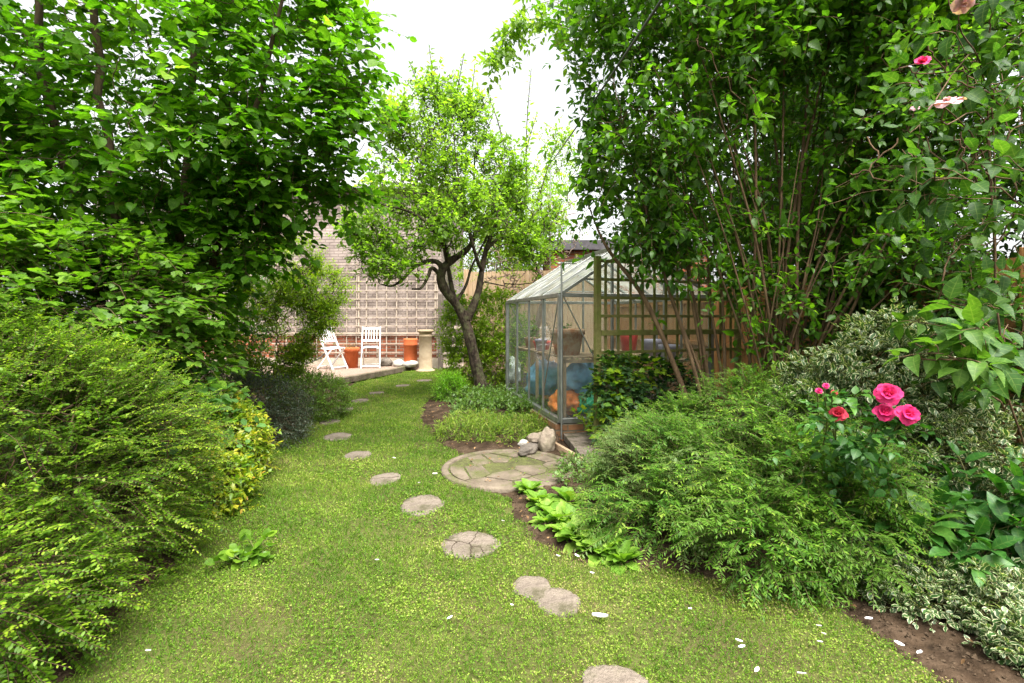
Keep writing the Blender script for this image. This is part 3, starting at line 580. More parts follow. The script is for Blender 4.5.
# ------------------------------------------------------------------ round paved disc
t = thing('paved_circle', 'round crazy paved disc with a raised stone rim in the lawn', 'paving', (DISC[0], DISC[1], 0))
R_ = DISC[2]
a = Arr(); lathe(a, [(R_ - .004, -.02), (R_, .024), (R_ - .012, .036), (R_ - .05, .038), (R_ - .062, .030), (R_ - .062, -.02)], (DISC[0], DISC[1], 0), 72, .004, 3); a.build('rim', M['pave'], t)
a = Arr(); lathe(a, [(R_ - .055, .018), (.3, .019), (.001, .019)], (DISC[0], DISC[1], 0), 48); a.build('joint_bed', M['joint'], t)
rg = np.random.default_rng(5); sites = []
while len(sites) < 26:
    p = rg.uniform(-1, 1, 2) * (R_ - .07)
    if np.linalg.norm(p) < R_ - .09 and all(np.linalg.norm(p - q) > .125 for q in sites): sites.append(p)
    elif rg.uniform() < .002: break
sites = np.array(sites)
def clip_poly(poly, n, c):
    out = []
    for p, q in zip(poly, poly[1:] + poly[:1]):
        dp, dq = np.dot(p, n) - c, np.dot(q, n) - c
        if dp <= 0: out.append(p)
        if dp * dq < 0: out.append(p + (q - p) * dp / (dp - dq))
    return out
for i, s in enumerate(sites):
    poly = [np.array((math.cos(x), math.sin(x))) * (R_ - .075) for x in np.linspace(0, 2 * np.pi, 40, endpoint=False)]
    for j, q in enumerate(sites):
        if i != j:
            nn_ = (q - s) / np.linalg.norm(q - s); poly = clip_poly(poly, nn_, np.dot((s + q) / 2, nn_) - .009)
            if not poly: break
    if len(poly) < 3 or rg.uniform() < .14: continue
    c = np.mean(poly, 0); n = len(poly); h = .026 + rg.uniform(-.004, .006); a = Arr(); V = []
    for sc, z in ((1.0, .01), (1.0, h - .003), (.94, h)):
        V += [(DISC[0] + c[0] + (p[0] - c[0]) * sc, DISC[1] + c[1] + (p[1] - c[1]) * sc, z) for p in poly]
    V.append((DISC[0] + c[0], DISC[1] + c[1], h + .001))
    Q = [(k * n + j, k * n + (j + 1) % n, (k + 1) * n + (j + 1) % n, (k + 1) * n + j) for k in range(2) for j in range(n)]
    a.add(V, Q, [(2 * n + j, 2 * n + (j + 1) % n, 3 * n) for j in range(n)]); a.build('paving_slab', M['pave'], t, smooth=False)
a = Arr(); n = 900; th = rg.uniform(0, 2 * np.pi, n); r = np.sqrt(rg.uniform(0, 1, n)) * (R_ - .06); P = np.column_stack([DISC[0] + r * np.cos(th), DISC[1] + r * np.sin(th), np.full(n, .024)])
k = coh(P, 6, 2) > .15; P = P[k]; n = len(P)
put(a, T_TINY, P, np.column_stack([rg.normal(0, 1, (n, 2)), np.abs(rg.normal(.3, .3, n))]), np.tile((0, 0, 1.), (n, 1)), rg.uniform(.008, .016, n), rg.uniform(.1, .7, n), wid=np.full(n, 1.5))
o = a.build('moss', M['grass'], t); o['kind'] = 'stuff'

# ------------------------------------------------------------------ rocks, slab, edging
ROCKS = [((547.5, 447), (.085, .075, .14), 'rock', 'tall pear shaped boulder leaning at the right of the rock pile', 1),
         ((528, 449), (.14, .08, .055), 'rockdark', 'low flat dark rock with a pale face in the rock pile', 2),
         ((534, 441), (.085, .07, .055), 'rock', 'rounded tan rock lying on top of the rock pile', 3),
         ((541, 437), (.075, .06, .06), 'rock', 'rough rock at the back of the rock pile', 4),
         ((524, 442), (.06, .05, .045), 'rockwhite', 'small pale rock at the left of the rock pile', 5)]
for (px, py), r, m, lab, sd_ in ROCKS:
    p = gr(px, py + 5, .03); a = Arr(); blob(a, (0, 0, 0), r, sd_, .22, 1.2, 4, .75)
    o = a.build('rock', M[m]); o.location = (p[0], p[1] + .05, r[2] * .72 + (.055 if sd_ == 3 else .015)); o.rotation_euler = (0, .15 if sd_ == 1 else 0, sd_ * .5)
    tag(o, lab, 'rock', 'rocks piled beside the paved disc')
def slab_poly(name, pts, z0, z1, mat, lab=None, cat=None, parent=None, bv=.006):
    a = Arr(); n = len(pts); V = [(x, y, z0) for x, y in pts] + [(x, y, z1) for x, y in pts]
    bm = bmesh.new(); vv = [bm.verts.new(v) for v in V]; bm.faces.new(vv[:n][::-1]); bm.faces.new(vv[n:])
    for i in range(n): bm.faces.new((vv[i], vv[(i + 1) % n], vv[n + (i + 1) % n], vv[n + i]))
    me = bpy.data.meshes.new(name); bm.to_mesh(me); bm.free(); o = link(name, me, mat, parent); bevel(o, bv)
    return tag(o, lab, cat)
C0 = np.array([.53, 5.5]); U = np.array([.97, .243]); U = U / np.linalg.norm(U); Vv = np.array([-U[1], U[0]]); GW, GL = 1.9, 2.48
def gl(u, v, z): p = C0 + U * u + Vv * v; return np.array([p[0], p[1], z])
p0, p1 = gr(549, 440, .06)[:2], gr(580, 460, .06)[:2]
slab_poly('stone_slab', [tuple(p1 + (.05, -.02)), tuple(p1 + (.62, .12)), tuple(gl(1.3, -.03, 0)[:2]), tuple(gl(.02, -.03, 0)[:2])], -.02, .055, M['step'], 'flat square stone slab in front of the greenhouse door', 'paving slab')
a = Arr(); bar(a, (p0[0] - .03, p0[1], .035), (p1[0] + .01, p1[1] - .02, .035), .035, .11); tag(bevel(a.build('edging_board', M['edging'])), 'weathered timber board edging the slab by the rocks', 'edging board')

# ------------------------------------------------------------------ greenhouse
ZB, ZE, ZR = .16, 1.565, 2.19
t = thing('greenhouse', 'small aluminium framed glass greenhouse with a pitched roof', 'greenhouse', gl(0, 0, 0))
a = Arr()
for (u0, v0, u1, v1) in ((0, 0, GW, 0), (0, GL, GW, GL), (0, 0, 0, GL), (GW, 0, GW, GL)):
    q0, q1 = gl(u0, v0, .05), gl(u1, v1, .05); bar(a, q0, q1, .11, .19)
a.build('brick_base', M['brickmoss'], t, smooth=False)
fr = Arr()
w = .038
for (u0, v0, u1, v1) in ((0, 0, GW, 0), (0, GL, GW, GL), (0, 0, 0, GL), (GW, 0, GW, GL)):
    bar(fr, gl(u0, v0, ZB + .02), gl(u1, v1, ZB + .02), .06, .055); bar(fr, gl(u0, v0, ZE), gl(u1, v1, ZE), w, .045)
for u in (0, GW):
    for v in (0, .62, 1.24, 1.86, GL):
        wd = .05 if v in (0, GL) else .026
        bar(fr, gl(u, v, ZB), gl(u, v, ZE), wd, wd, up=(U[0], U[1], 0))
for v in (0, .62, 1.24, 1.86, GL):
    for u in (0, GW): bar(fr, gl(u, v, ZE + .01), gl(GW / 2, v, ZR), .045 if v in (0, GL) else .024, .035)
bar(fr, gl(GW / 2, -.02, ZR + .01), gl(GW / 2, GL + .02, ZR + .01), .06, .05)
for v in (0, GL):
    for u in (.62, 1.28):
        zt = ZE + (ZR - ZE) * (1 - abs(u - GW / 2) / (GW / 2)); bar(fr, gl(u, v, ZB), gl(u, v, zt), .03, .03, up=(U[0], U[1], 0))
    bar(fr, gl(.04, v, ZE - .02), gl(.60, v, .5), .016, .012); bar(fr, gl(.3, v, ZE + .18), gl(1.6, v, ZE + .18), .02, .02)
bar(fr, gl(0.0, .05, ZE - .02), gl(0.0, .58, .45), .014, .01)
bevel(fr.build('frame', M['alu'], t, smooth=False), .003, 1)
def pane(pts, mat):
    pts = np.array(pts, float); n = np.cross(pts[1] - pts[0], pts[2] - pts[0]); n = n / np.linalg.norm(n) * .002
    a = Arr(); k = len(pts); V = np.concatenate([pts - n, pts + n])
    if k == 4: a.add(pts, [(0, 1, 2, 3)])
    else: a.add(pts, None, [(0, 1, 2)])
    a.build('pane', mat, t, smooth=False)
vs_ = [0, .62, 1.24, 1.86, GL]
for i in range(4):
    va, vb = vs_[i] + .015, vs_[i + 1] - .015
    for u in (0.0, GW): pane([gl(u, va, ZB + .05), gl(u, vb, ZB + .05), gl(u, vb, ZE - .02), gl(u, va, ZE - .02)], M['glass'])
    for u in (0, GW): pane([gl(u, va, ZE + .02), gl(u, vb, ZE + .02), gl(GW / 2, vb, ZR), gl(GW / 2, va, ZR)], M['glassroof'])
for v in (0.0, GL):
    for ua, ub in ((.03, .60), (.64, 1.26), (1.30, GW - .03)): pane([gl(ua, v, ZB + .05), gl(ub, v, ZB + .05), gl(ub, v, ZE - .025), gl(ua, v, ZE - .025)], M['glass'])
    pane([gl(.05, v, ZE + .03), gl(GW - .05, v, ZE + .03), gl(GW / 2, v, ZR - .02)], M['glass'])
a = Arr()
for i, (u0, u1) in enumerate(((.08, .60),)):
    for j in range(5): bar(a, gl(u0 + .05 + j * .11, .12, .86), gl(u0 + .05 + j * .11, GL - .15, .86), .085, .02)
    for v in (.14, 1.2, GL - .18):
        for u in (u0 + .02, u1 - .0): bar(a, gl(u, v, ZB - .08), gl(u, v, .85), .035, .035, up=(U[0], U[1], 0))
        bar(a, gl(u0, v, .82), gl(u1, v, .82), .035, .04)
tag(a.build('staging_bench', M['edging'], smooth=False), 'slatted wooden staging bench along the left side of the greenhouse', 'bench')
a = Arr()
for j in range(4): bar(a, gl(1.40 + j * .11, .12, .80), gl(1.40 + j * .11, GL - .15, .80), .085, .02)
for v in (.14, GL - .18):
    for u in (1.38, 1.78): bar(a, gl(u, v, ZB - .08), gl(u, v, .79), .035, .035, up=(U[0], U[1], 0))
tag(a.build('staging_bench', M['edging'], smooth=False), 'slatted wooden staging bench behind the green trellis panel', 'bench')
def pot(name, c, r, h, mat, lab, soil=True, rim=True, cat='pot', taper=.72, group=None):
    o = thing(name, lab, cat, c, 0, group); a = Arr()
    pr = [(r * taper * .6, 0), (r * taper, .0), (r * .95, h * .78)] + ([(r * 1.06, h * .79), (r * 1.07, h * .98), (r * 1.02, h), (r * .93, h)] if rim else [(r, h), (r * .93, h)]) + [(r * .9, h * .86)]
    lathe(a, pr, c, 36, .003, 1); a.build('pot_body', mat, o)
    if soil:
        b = Arr(); lathe(b, [(r * .92, h * .88), (r * .5, h * .9), (.001, h * .9)], c, 24); b.build('soil', M['soil'], o)
    return o
pot('flower_pot', gl(.27, .50, .87), .20, .31, M['terraold'], 'large old terracotta pot with a thick rim on the greenhouse staging', rim=True)
def sack(name, c, r, mat, lab, cat, seed, amp=.35):
    a = Arr(); blob(a, (0, 0, 0), r, seed, amp, 2.2, 4, .7); o = a.build(name, mat); o.location = tuple(c); return tag(o, lab, cat)
sack('plastic_bag', gl(.22, .42, .30), (.20, .26, .15), M['orangebag'], 'crumpled orange bag on the floor under the greenhouse staging', 'bag', 3)
sack('plastic_bag', gl(.50, .20, .30), (.22, .15, .15), M['greenbag'], 'crumpled bright green plastic bag inside the greenhouse corner', 'bag', 5)
sack('plastic_bag', gl(.48, .55, .55), (.26, .26, .22), M['bluebag'], 'crumpled pale blue plastic sheeting heaped in the greenhouse', 'bag', 8)
sack('plastic_bag', gl(.30, 1.5, .45), (.24, .26, .28), M['bluebag'], 'blue plastic sack behind the orange bag in the greenhouse', 'bag', 11)
pot('plastic_tub', gl(.28, 1.55, .87), .13, .12, M['redtub'], 'low red plastic tub on the greenhouse staging', rim=False)
pot('plastic_tub', gl(1.58, .8, .81), .15, .22, M['lilac'], 'lilac grey plastic tub on the staging behind the trellis', rim=False)
pot('plastic_tub', gl(1.55, 1.4, .81), .13, .30, M['redtub'], 'tall red plastic tub on the staging behind the trellis', rim=False)
pot('plastic_tub', gl(1.55, .35, .81), .13, .17, M['lilac'], 'low lilac grey plastic tub near the end of the trellis', rim=False)
def simple_plant(name, lab, c, h, n, leafm, tpl, size, seed, spread=.5, cat='plant', nl=12, stem=None, group=None, up=.6, mode='spiral', wid=None, droop=.25):
    rg = np.random.default_rng(seed); o = thing(name, lab, cat, c, 0, group); B = np.array(c) + np.column_stack([rg.normal(0, .04, (n, 2)), np.zeros(n)])
    D = np.column_stack([rg.normal(0, spread, (n, 2)), np.ones(n)]); P = make_shoots(rg, B, D, h * rg.uniform(.6, 1.05, n), 6, droop, .12)
    a = Arr(); tubes(a, P, np.linspace(.004, .0015, 6)[None].repeat(n, 0), 4); a.build('stem', stem or M['twig'], o)
    b = Arr(); leaves_on(b, rg, P, nl, size, tpl, mode, 58, .15, up, .3, wid=wid); b.build('foliage', leafm, o); return o
for (u_, v_, r_, h_, m_, lab_) in ((.45, 1.35, .07, .13, 'terraold', 'small terracotta pot beside the red tub on the staging'), (.16, 1.22, .08, .16, 'lilac', 'grey plastic pot at the glass on the staging'), (.50, .95, .075, .12, 'terraold', 'squat terracotta pot at the inner edge of the staging')):
    pot('flower_pot', gl(u_, v_, .87), r_, h_, M[m_], lab_)
for (u_, v_, n_, h_, m_, sd_, lab_) in ((.30, 1.95, 26, .62, 'cover', 311, 'leafy plants under the far end of the greenhouse staging'), (.95, .9, 18, .75, 'tall', 312, 'leafy green plant in the middle of the greenhouse'), (1.0, 1.7, 20, .95, 'cover', 313, 'taller leafy plant at the back of the greenhouse')):
    simple_plant('greenhouse_plant', lab_, gl(u_, v_, .0), h_, n_, M[m_], T_OVATE, .08, sd_, .35, nl=12)
pp = pot('flower_pot', gl(.33, .95, .87), .09, .15, M['terraold'], 'small terracotta pot holding a dark leafy plant on the staging')
simple_plant('potted_plant', 'dark leafy plant growing behind the large terracotta pot', gl(.33, .95, 1.0), .35, 14, M['ivy'], T_OVATE, .06, 1)
pot('flower_pot', gl(.25, 2.0, .87), .10, .16, M['terraold'], 'small terracotta pot at the far end of the greenhouse staging')
simple_plant('potted_plant', 'leafy plant at the far end of the greenhouse staging', gl(.25, 2.0, 1.0), .32, 12, M['cover'], T_OVATE, .06, 2)
simple_plant('potted_plant', 'light green plant with broad leaves against the greenhouse corner', gl(.35, -.12, .06), .42, 12, M['lime'], T_IVY, .085, 3, .35, nl=6)
a = Arr(); pc = at(561.5, 295, 5.40); b0 = np.array([pc[0], pc[1], 0.0]); tubes(a, np.array([[b0, b0 + (0, 0, 1.0), (pc[0], pc[1], 1.92)]]), np.full((1, 3), .010), 8)
tubes(a, np.array([[(pc[0] - .04, pc[1], 1.90), (pc[0] + .06, pc[1], 1.902), (pc[0] + .16, pc[1], 1.90)]]), np.full((1, 3), .009), 8)
tag(a.build('metal_pole', M['alu']), 'thin grey metal pole with a short crossbar at the greenhouse corner', 'pole')

# ------------------------------------------------------------------ green trellis in front of the greenhouse
TP = np.array([.858, 5.02]); TU = np.array([.93, .37]); TU = TU / np.linalg.norm(TU); TL = 1.85
def tr(u, z, off=0.0): p = TP + TU * u + np.array([-TU[1], TU[0]]) * off; return np.array([p[0], p[1], z])
t = thing('garden_trellis', 'mossy green square lattice trellis panel on a post beside the greenhouse', 'trellis', tr(0, 0))
for u in (0.0, TL):
    a = Arr(); bar(a, tr(u, -.02), tr(u, 1.93 if u == 0 else 1.75), .055 if u == 0 else .05, .06, up=(TU[0], TU[1], 0)); bevel(a.build('post', M['mosswood'], t, smooth=False), .004)
a = Arr()
for i, z in enumerate((.96, 1.145, 1.33, 1.515, 1.70, 1.885)): bar(a, tr(.03, z, -.006), tr(TL - .03, z, -.006), .03, .012, up=(TU[1], -TU[0], 0))
bar(a, tr(.03, 1.16, -.03), tr(TL - .03, 1.16, -.03), .018, .055); 
for j in range(12):
    u = .10 + j * .15
    if u < TL - .04: bar(a, tr(u, .85, .008), tr(u, 1.90, .008), .03, .012, up=(TU[1], -TU[0], 0))
bevel(a.build('lattice', M['mosswood'], t, smooth=False), .002, 1)

# ------------------------------------------------------------------ house wall, wall lattice, patio and its things
WY = 13.1
t = thing('house', 'pale brick house wall with red brick base behind the patio', 'house', (-6, WY, 0))
a = Arr(); box_arr(a, (-6.4, WY + 3, 2.75), 9.1, 6.0, 3.9); a.build('wall', M['brickpale'], t, smooth=False)
a = Arr(); box_arr(a, (-6.4, WY + 2.99, .55), 9.14, 6.04, .68); a.build('brick_base', M['brickred'], t, smooth=False)
a = Arr(); box_arr(a, (-6.4, WY + 2.98, .11), 9.2, 6.12, .34); a.build('plinth', M['plinth'], t, smooth=False)
a = Arr()
a.add([(-11.2, WY - .25, 4.66), (-1.6, WY - .25, 4.66), (-1.6, WY + 3, 5.9), (-11.2, WY + 3, 5.9), (-11.2, WY + 6.2, 4.66), (-1.6, WY + 6.2, 4.66), (-11.2, WY - .25, 4.72), (-1.6, WY - .25, 4.72), (-1.6, WY + 3, 5.97), (-11.2, WY + 3, 5.97), (-11.2, WY + 6.2, 4.72), (-1.6, WY + 6.2, 4.72)],
      [(0, 3, 2, 1), (3, 4, 5, 2), (6, 7, 8, 9), (9, 8, 11, 10), (0, 1, 7, 6), (4, 10, 11, 5), (1, 2, 8, 7), (2, 5, 11, 8), (0, 6, 9, 3), (3, 9, 10, 4)])
a.build('roof', M['slate'], t, smooth=False)
a = Arr()
rg = np.random.default_rng(77)
for i in range(17): x0_, x1_ = -6.15 + i * .262 + rg.normal(0, .012, 2); bar(a, (x0_, WY - .062, .32), (x1_, WY - .062, 2.78 + rg.normal(0, .03)), .025 * rg.uniform(.8, 1.2), .018, up=(0, 1, 0))
for i in range(11): z0_, z1_ = .42 + i * .232 + rg.normal(0, .010, 2); bar(a, (-6.25, WY - .082, z0_), (-1.9, WY - .082, z1_), .025 * rg.uniform(.8, 1.2), .018, up=(0, 1, 0))
for x in (-6.1, -4.0, -2.0): bar(a, (x, WY - .04, .8), (x, WY - .04, 2.6), .04, .05, up=(0, 1, 0))
bar(a, (-6.3, WY - .09, .93), (-1.9, WY - .09, .93), .045, .03, up=(0, 1, 0))
tag(a.build('wall_trellis', M['oldwood'], smooth=False), 'pale square lattice fixed to the house wall behind the white chairs', 'trellis')
pe = [(-10.5, 8.2)] + [tuple(gr(x, y)[:2]) for x, y in ((250, 388), (318, 387.5), (357, 380.5), (388, 374.5), (413, 369.2))] + [(-2.35, 13.0), (-10.5, 13.0)]
o = slab_poly('patio', pe, -.02, .105, M['gravel'], bv=.01); o['kind'] = 'structure'
t = thing('patio_kerb', 'low mossy stone kerb along the edge of the gravel patio', 'kerb', (pe[2][0], pe[2][1], 0))
for i in range(1, 5):
    q0, q1 = np.array(pe[i]), np.array(pe[i + 1]); L = np.linalg.norm(q1 - q0); k = max(1, int(round(L / .55)))
    for j in range(k):
        s0, s1 = q0 + (q1 - q0) * (j / k + .004), q0 + (q1 - q0) * ((j + 1) / k - .004); a = Arr(); bar(a, (*s0, .055), (*s1, .055), .12, .135); bevel(a.build('kerb_stone', M['kerb'], t, smooth=False), .015)
def chair(name, lab, loc, rz):
    t = thing(name, lab, 'chair', loc, rz, 'white folding chairs on the patio'); t.scale = (1.08, 1.08, 1.1); m = M['white']; w = .40
    def part(nm, f):
        a = Arr(); f(a); o = link(nm, a.mesh(nm, False), m, t, False); return bevel(o, .003, 1)
    for s in (-1, 1):
        part('leg', lambda a: bar(a, (s * w / 2, .27, 0), (s * w / 2, -.29, .90), .036, .020, up=(1, 0, 0)))
        part('leg', lambda a: bar(a, (s * (w / 2 - .03), -.27, 0), (s * (w / 2 - .03), .21, .455), .036, .020, up=(1, 0, 0)))
    def seat(a):
        for j in range(7): box_arr(a, (0, -.15 + j * .062, .462), w - .09, .048, .018)
        for s in (-1, 1): box_arr(a, (s * (w / 2 - .055), .03, .44), .022, .42, .028)
    part('seat', seat)
    def back(a):
        y = lambda z: .27 - .56 * z / .90
        bar(a, (-w / 2, y(.87), .87), (w / 2, y(.87), .87), .05, .022, up=(0, 1, .6)); bar(a, (-w / 2, y(.60), .60), (w / 2, y(.60), .60), .04, .02, up=(0, 1, .6))
        for x in (-.12, -.06, 0, .06, .12): bar(a, (x, y(.60), .60), (x, y(.87), .87), .030, .012, up=(1, 0, 0))
    part('backrest', back)
    part('stretcher', lambda a: bar(a, (-w / 2, .245, .05), (w / 2, .245, .05), .03, .018)); part('stretcher', lambda a: bar(a, (-w / 2 + .03, -.25, .05), (w / 2 - .03, -.25, .05), .03, .018))
    return t
p = at(332, 367.5, 12.0); chair('folding_chair', 'white slatted folding chair seen from the side, left of the terracotta planter', (p[0], p[1], .105), math.radians(-120))
p = at(371, 366, 12.35); chair('folding_chair', 'white slatted folding chair facing the camera, right of the terracotta planter', (p[0], p[1], .105), math.radians(193))
def turned(name, c, prof, mat, lab, cat, n=40):
    a = Arr(); lathe(a, prof, (0, 0, 0), n, .004, 2); o = a.build(name, mat); o.location = tuple(c); return tag(o, lab, cat)
p = at(351.5, 367, 12.25)
pot('terracotta_planter', (p[0], p[1], .105), .175, .50, M['terra'], 'round terracotta planter between the two white folding chairs', taper=.86, cat='planter')
simple_plant('potted_plant', 'sparse reddish twiggy plant in the terracotta planter between the chairs', (p[0], p[1], .55), .30, 12, M['litter'], T_OVATE, .035, 4, .6, nl=7)
p = at(410.5, 362, 12.75)
turned('terracotta_jar', (p[0], p[1], .16), [(.001, 0), (.165, 0), (.17, .03), (.165, .45), (.178, .46), (.182, .50), (.172, .53), (.175, .60), (.18, .63), (.165, .64), (.15, .63), (.15, .50), (.001, .5)], M['terra'], 'tall ribbed terracotta jar beside the cream column', 'jar')
p = at(425.5, 372, 12.35)
turned('clay_column', (p[0], p[1], .0), [(.001, 0), (.235, 0), (.235, .045), (.19, .055), (.165, .09), (.158, .5), (.155, .86), (.165, .87), (.165, .89), (.155, .90), (.158, .965), (.192, .975), (.196, 1.02), (.185, 1.035), (.14, 1.03), (.13, .9), (.001, .9)], M['cream'], 'cream clay chimney pot standing as a column at the patio corner', 'column', 48)
for (px, py, Y), r, m, lab, sd_ in (((399, 363, 12.6), (.17, .12, .11), 'rockwhite', 'larger white rock at the left of the white pair under the wall', 21), ((411, 364.5, 12.5), (.20, .14, .10), 'rockwhite', 'flat white rock under the tall terracotta jar', 22), ((386, 362.5, 12.7), (.17, .13, .13), 'rockdark', 'rounded dark stone against the wall beside the white rocks', 23)):
    p = at(px, py, Y); a = Arr(); blob(a, (0, 0, 0), r, sd_, .2, 1.3, 3, .7); o = a.build('rock', M[m]); o.location = (p[0], p[1], .105 + r[2] * .6); tag(o, lab, 'rock', 'rocks at the foot of the house wall')
hp = smooth_path([at(296, 366, 12.0), at(305, 364, 12.4), at(314, 361, 12.8), at(322, 356, 13.0), at(328, 350, 13.02)], 24); hp[:, 2] = np.maximum(hp[:, 2], .12); a = Arr(); tubes(a, hp[None], np.full((1, 24), .016), 6); tag(a.build('garden_hose', M['rubber']), 'black hose curving up the wall behind the left chair', 'hose')
# timber gate and fences at the back
t = thing('timber_gate', 'dark timber gate with open rungs right of the cream column', 'gate', (-1.55, 12.7, 0))
for x in (-1.82, -1.02):
    a = Arr(); box_arr(a, (x, 12.75, .95), .12, .10, 1.95); bevel(a.build('post', M['darkwood'], t, smooth=False))
a = Arr()
for z in (.08, .42, .62, .86, 1.08): box_arr(a, (-1.42, 12.76, z), .70, .04, .06)
box_arr(a, (-1.42, 12.80, .22), .68, .03, .25); bevel(a.build('rail', M['oldwood'], t, smooth=False))
a = Arr(); box_arr(a, (-1.42, 12.9, .9), .7, .03, 1.7); a.build('backing_board', M['darkwood'], t, smooth=False)
def fence(name, lab, A, B, z1, mat, bay=1.8, seed=0):
    A, B = np.array(A, float), np.array(B, float); L = np.linalg.norm(B - A); d = (B - A) / L; nb = max(1, int(round(L / bay))); rg = np.random.default_rng(seed); nv = np.array([-d[1], d[0]])
    t = thing(name, lab, 'fence', (A[0], A[1], 0))
    for i in range(nb):
        a = Arr(); s0, s1 = L * i / nb + .05, L * (i + 1) / nb - .05; x = s0
        while x < s1 - .02:
            w_ = min(.105 + rg.uniform(-.004, .004), s1 - x); c = A + d * (x + w_ / 2) + nv * rg.uniform(-.004, .004); zt = z1 + rg.uniform(-.012, .012)
            box_arr(a, (c[0], c[1], (.16 + zt) / 2), w_ - .006, .014, zt - .16, (*d, 0), (*nv, 0)); x += w_
        for z in (.4, z1 * .55, z1 - .18):
            c0, c1 = A + d * s0 + nv * .022, A + d * s1 + nv * .022; bar(a, (*c0, z), (*c1, z), .03, .06)
        a.build('board_panel', mat, t, smooth=False)
        b = Arr(); c0, c1 = A + d * s0, A + d * s1; bar(b, (*c0, .075), (*c1, .075), .03, .15); b.build('gravel_board', M['darkwood'], t, smooth=False)
    for i in range(nb + 1):
        c = A + d * (L * i / nb) + nv * .01; a = Arr(); box_arr(a, (c[0], c[1], (z1 + .06) / 2), .09, .09, z1 + .06, (*d, 0), (*nv, 0)); bevel(a.build('post', mat, t, smooth=False))
    return t
fence('board_fence', 'orange brown vertical board fence behind the tall shrubs on the right', (3 - .25 * (.2 - 5.9), .2), (3 - .25 * (10.0 - 5.9), 10.0), 1.74, M['fence'], 1.8, 1)
fence('board_fence', 'pale tall board fence across the back behind the greenhouse', (-1.0, 10.9), (2.0, 10.15), 2.32, M['fencepale'], 1.6, 2)
# brick outbuilding
t = thing('brick_outbuilding', 'flat roofed red brick outbuilding above the greenhouse roof', 'outbuilding', (2.6, 12.5, 0))
a = Arr(); box_arr(a, (2.75, 13.2, 1.45), 3.7, 3.0, 2.9); a.build('wall', M['brickred'], t, smooth=False)
a = Arr(); box_arr(a, (2.75, 13.2, 3.02), 3.95, 3.25, .22); a.build('roof', M['fascia'], t, smooth=False)
a = Arr(); tubes(a, np.array([[(.90, 11.72, 2.4), (.90, 11.72, 3.7), (.90, 11.72, 4.98)]]), np.full((1, 3), .018), 8); tag(a.build('metal_mast', M['alu']), 'thin metal mast on the brick outbuilding holding the cable', 'mast')
q0, q1 = np.array([.90, 11.72, 4.95]), at(655, 0, 2.2); q1 = q0 + (q1 - q0) * 1.5; s = np.linspace(0, 1, 40)[:, None]; cp = q0 + (q1 - q0) * s; cp[:, 2] -= .05 * (4 * s * (1 - s))[:, 0]
a = Arr(); tubes(a, cp[None], np.linspace(.012, .005, 40)[None], 6); tag(a.build('overhead_cable', M['cable']), 'thin grey cable crossing the sky to the upper right', 'cable')
sack('white_sack', at(513, 372, 8.7) , (.14, .12, .25), M['whitebag'], 'white sack behind the plants left of the greenhouse', 'sack', 31)

# ------------------------------------------------------------------ planting
def shrub(name, label, cat, E, root, n, L, leafm, tpl, size, nl, seed, mode='spiral', ang=55, up=.7, out=.8, upd=.35, flat=0.0, droop=.25, wig=.10, q=5.0,
          gap=None, gf=1.6, ntw=60, bark='twigred', stems=9, stem_r=.012, twr=.0035, wid=None, shoot_r=.0016, m=6, jit=.25, zmin=.03, group=None, pull=None, nin=0, petiole=.12, tip=True, bias=0.0, ts=5.0, tipc=.2):
    """a shrub: stems from its root to points inside its volume, leafy shoots at its outside, a few inside"""
    rg = np.random.default_rng(seed); root = np.array(root, float); t = thing(name, label, cat, root, 0, group)
    nodes = [(root + np.array([rg.normal(0, .06), rg.normal(0, .06), 0]), stem_r * rg.uniform(.7, 1.1), np.array([rg.normal(0, .5), rg.normal(0, .5), 1])) for _ in range(stems)]
    tg, _ = sample_ell(rg, E, ntw, 2.2, .05, gap, gf); Ps, Rs = grow(rg, nodes, tg, root, twr, 7, .09, .012, stem_r)
    a = Arr(); tubes(a, Ps, Rs, 5); a.build('stem', M[bark], t)
    B, Nn = sample_ell(rg, E, n, q, zmin, gap, gf)
    if nin: b2, n2 = sample_ell(rg, E, nin, 2.0, zmin); B = np.concatenate([B, b2]); Nn = np.concatenate([Nn, n2])
    D = nrm(Nn) * out + np.array([0, 0, upd]) + rg.normal(0, .35, B.shape)
    if pull is not None: D = D + np.array(pull)
    D[:, 2] *= (1 - flat); ln = L * rg.uniform(.55, 1.25, len(B)); Bs = B - nrm(D) * ln[:, None] * .55
    P = make_shoots(rg, Bs, D, ln, m, droop, wig); P[..., 2] = np.maximum(P[..., 2], .012)
    tint = np.clip(.45 + .22 * coh(B, ts, seed * .37) + rg.normal(0, .22, len(B)), 0, 1)
    b = Arr(); leaves_on(b, rg, P, nl, size, tpl, mode, ang, .05, up, jit, petiole, tint, wid=wid, tip=tip, bias=bias, tipc=tipc); b.build('foliage', leafm if not isinstance(leafm, str) else M[leafm], t)
    if shoot_r: c = Arr(); tubes(c, P, np.linspace(shoot_r, shoot_r * .5, m)[None].repeat(len(P), 0), 3); c.build('twig', M['twig' if bark == 'twig' else bark], t)
    return t

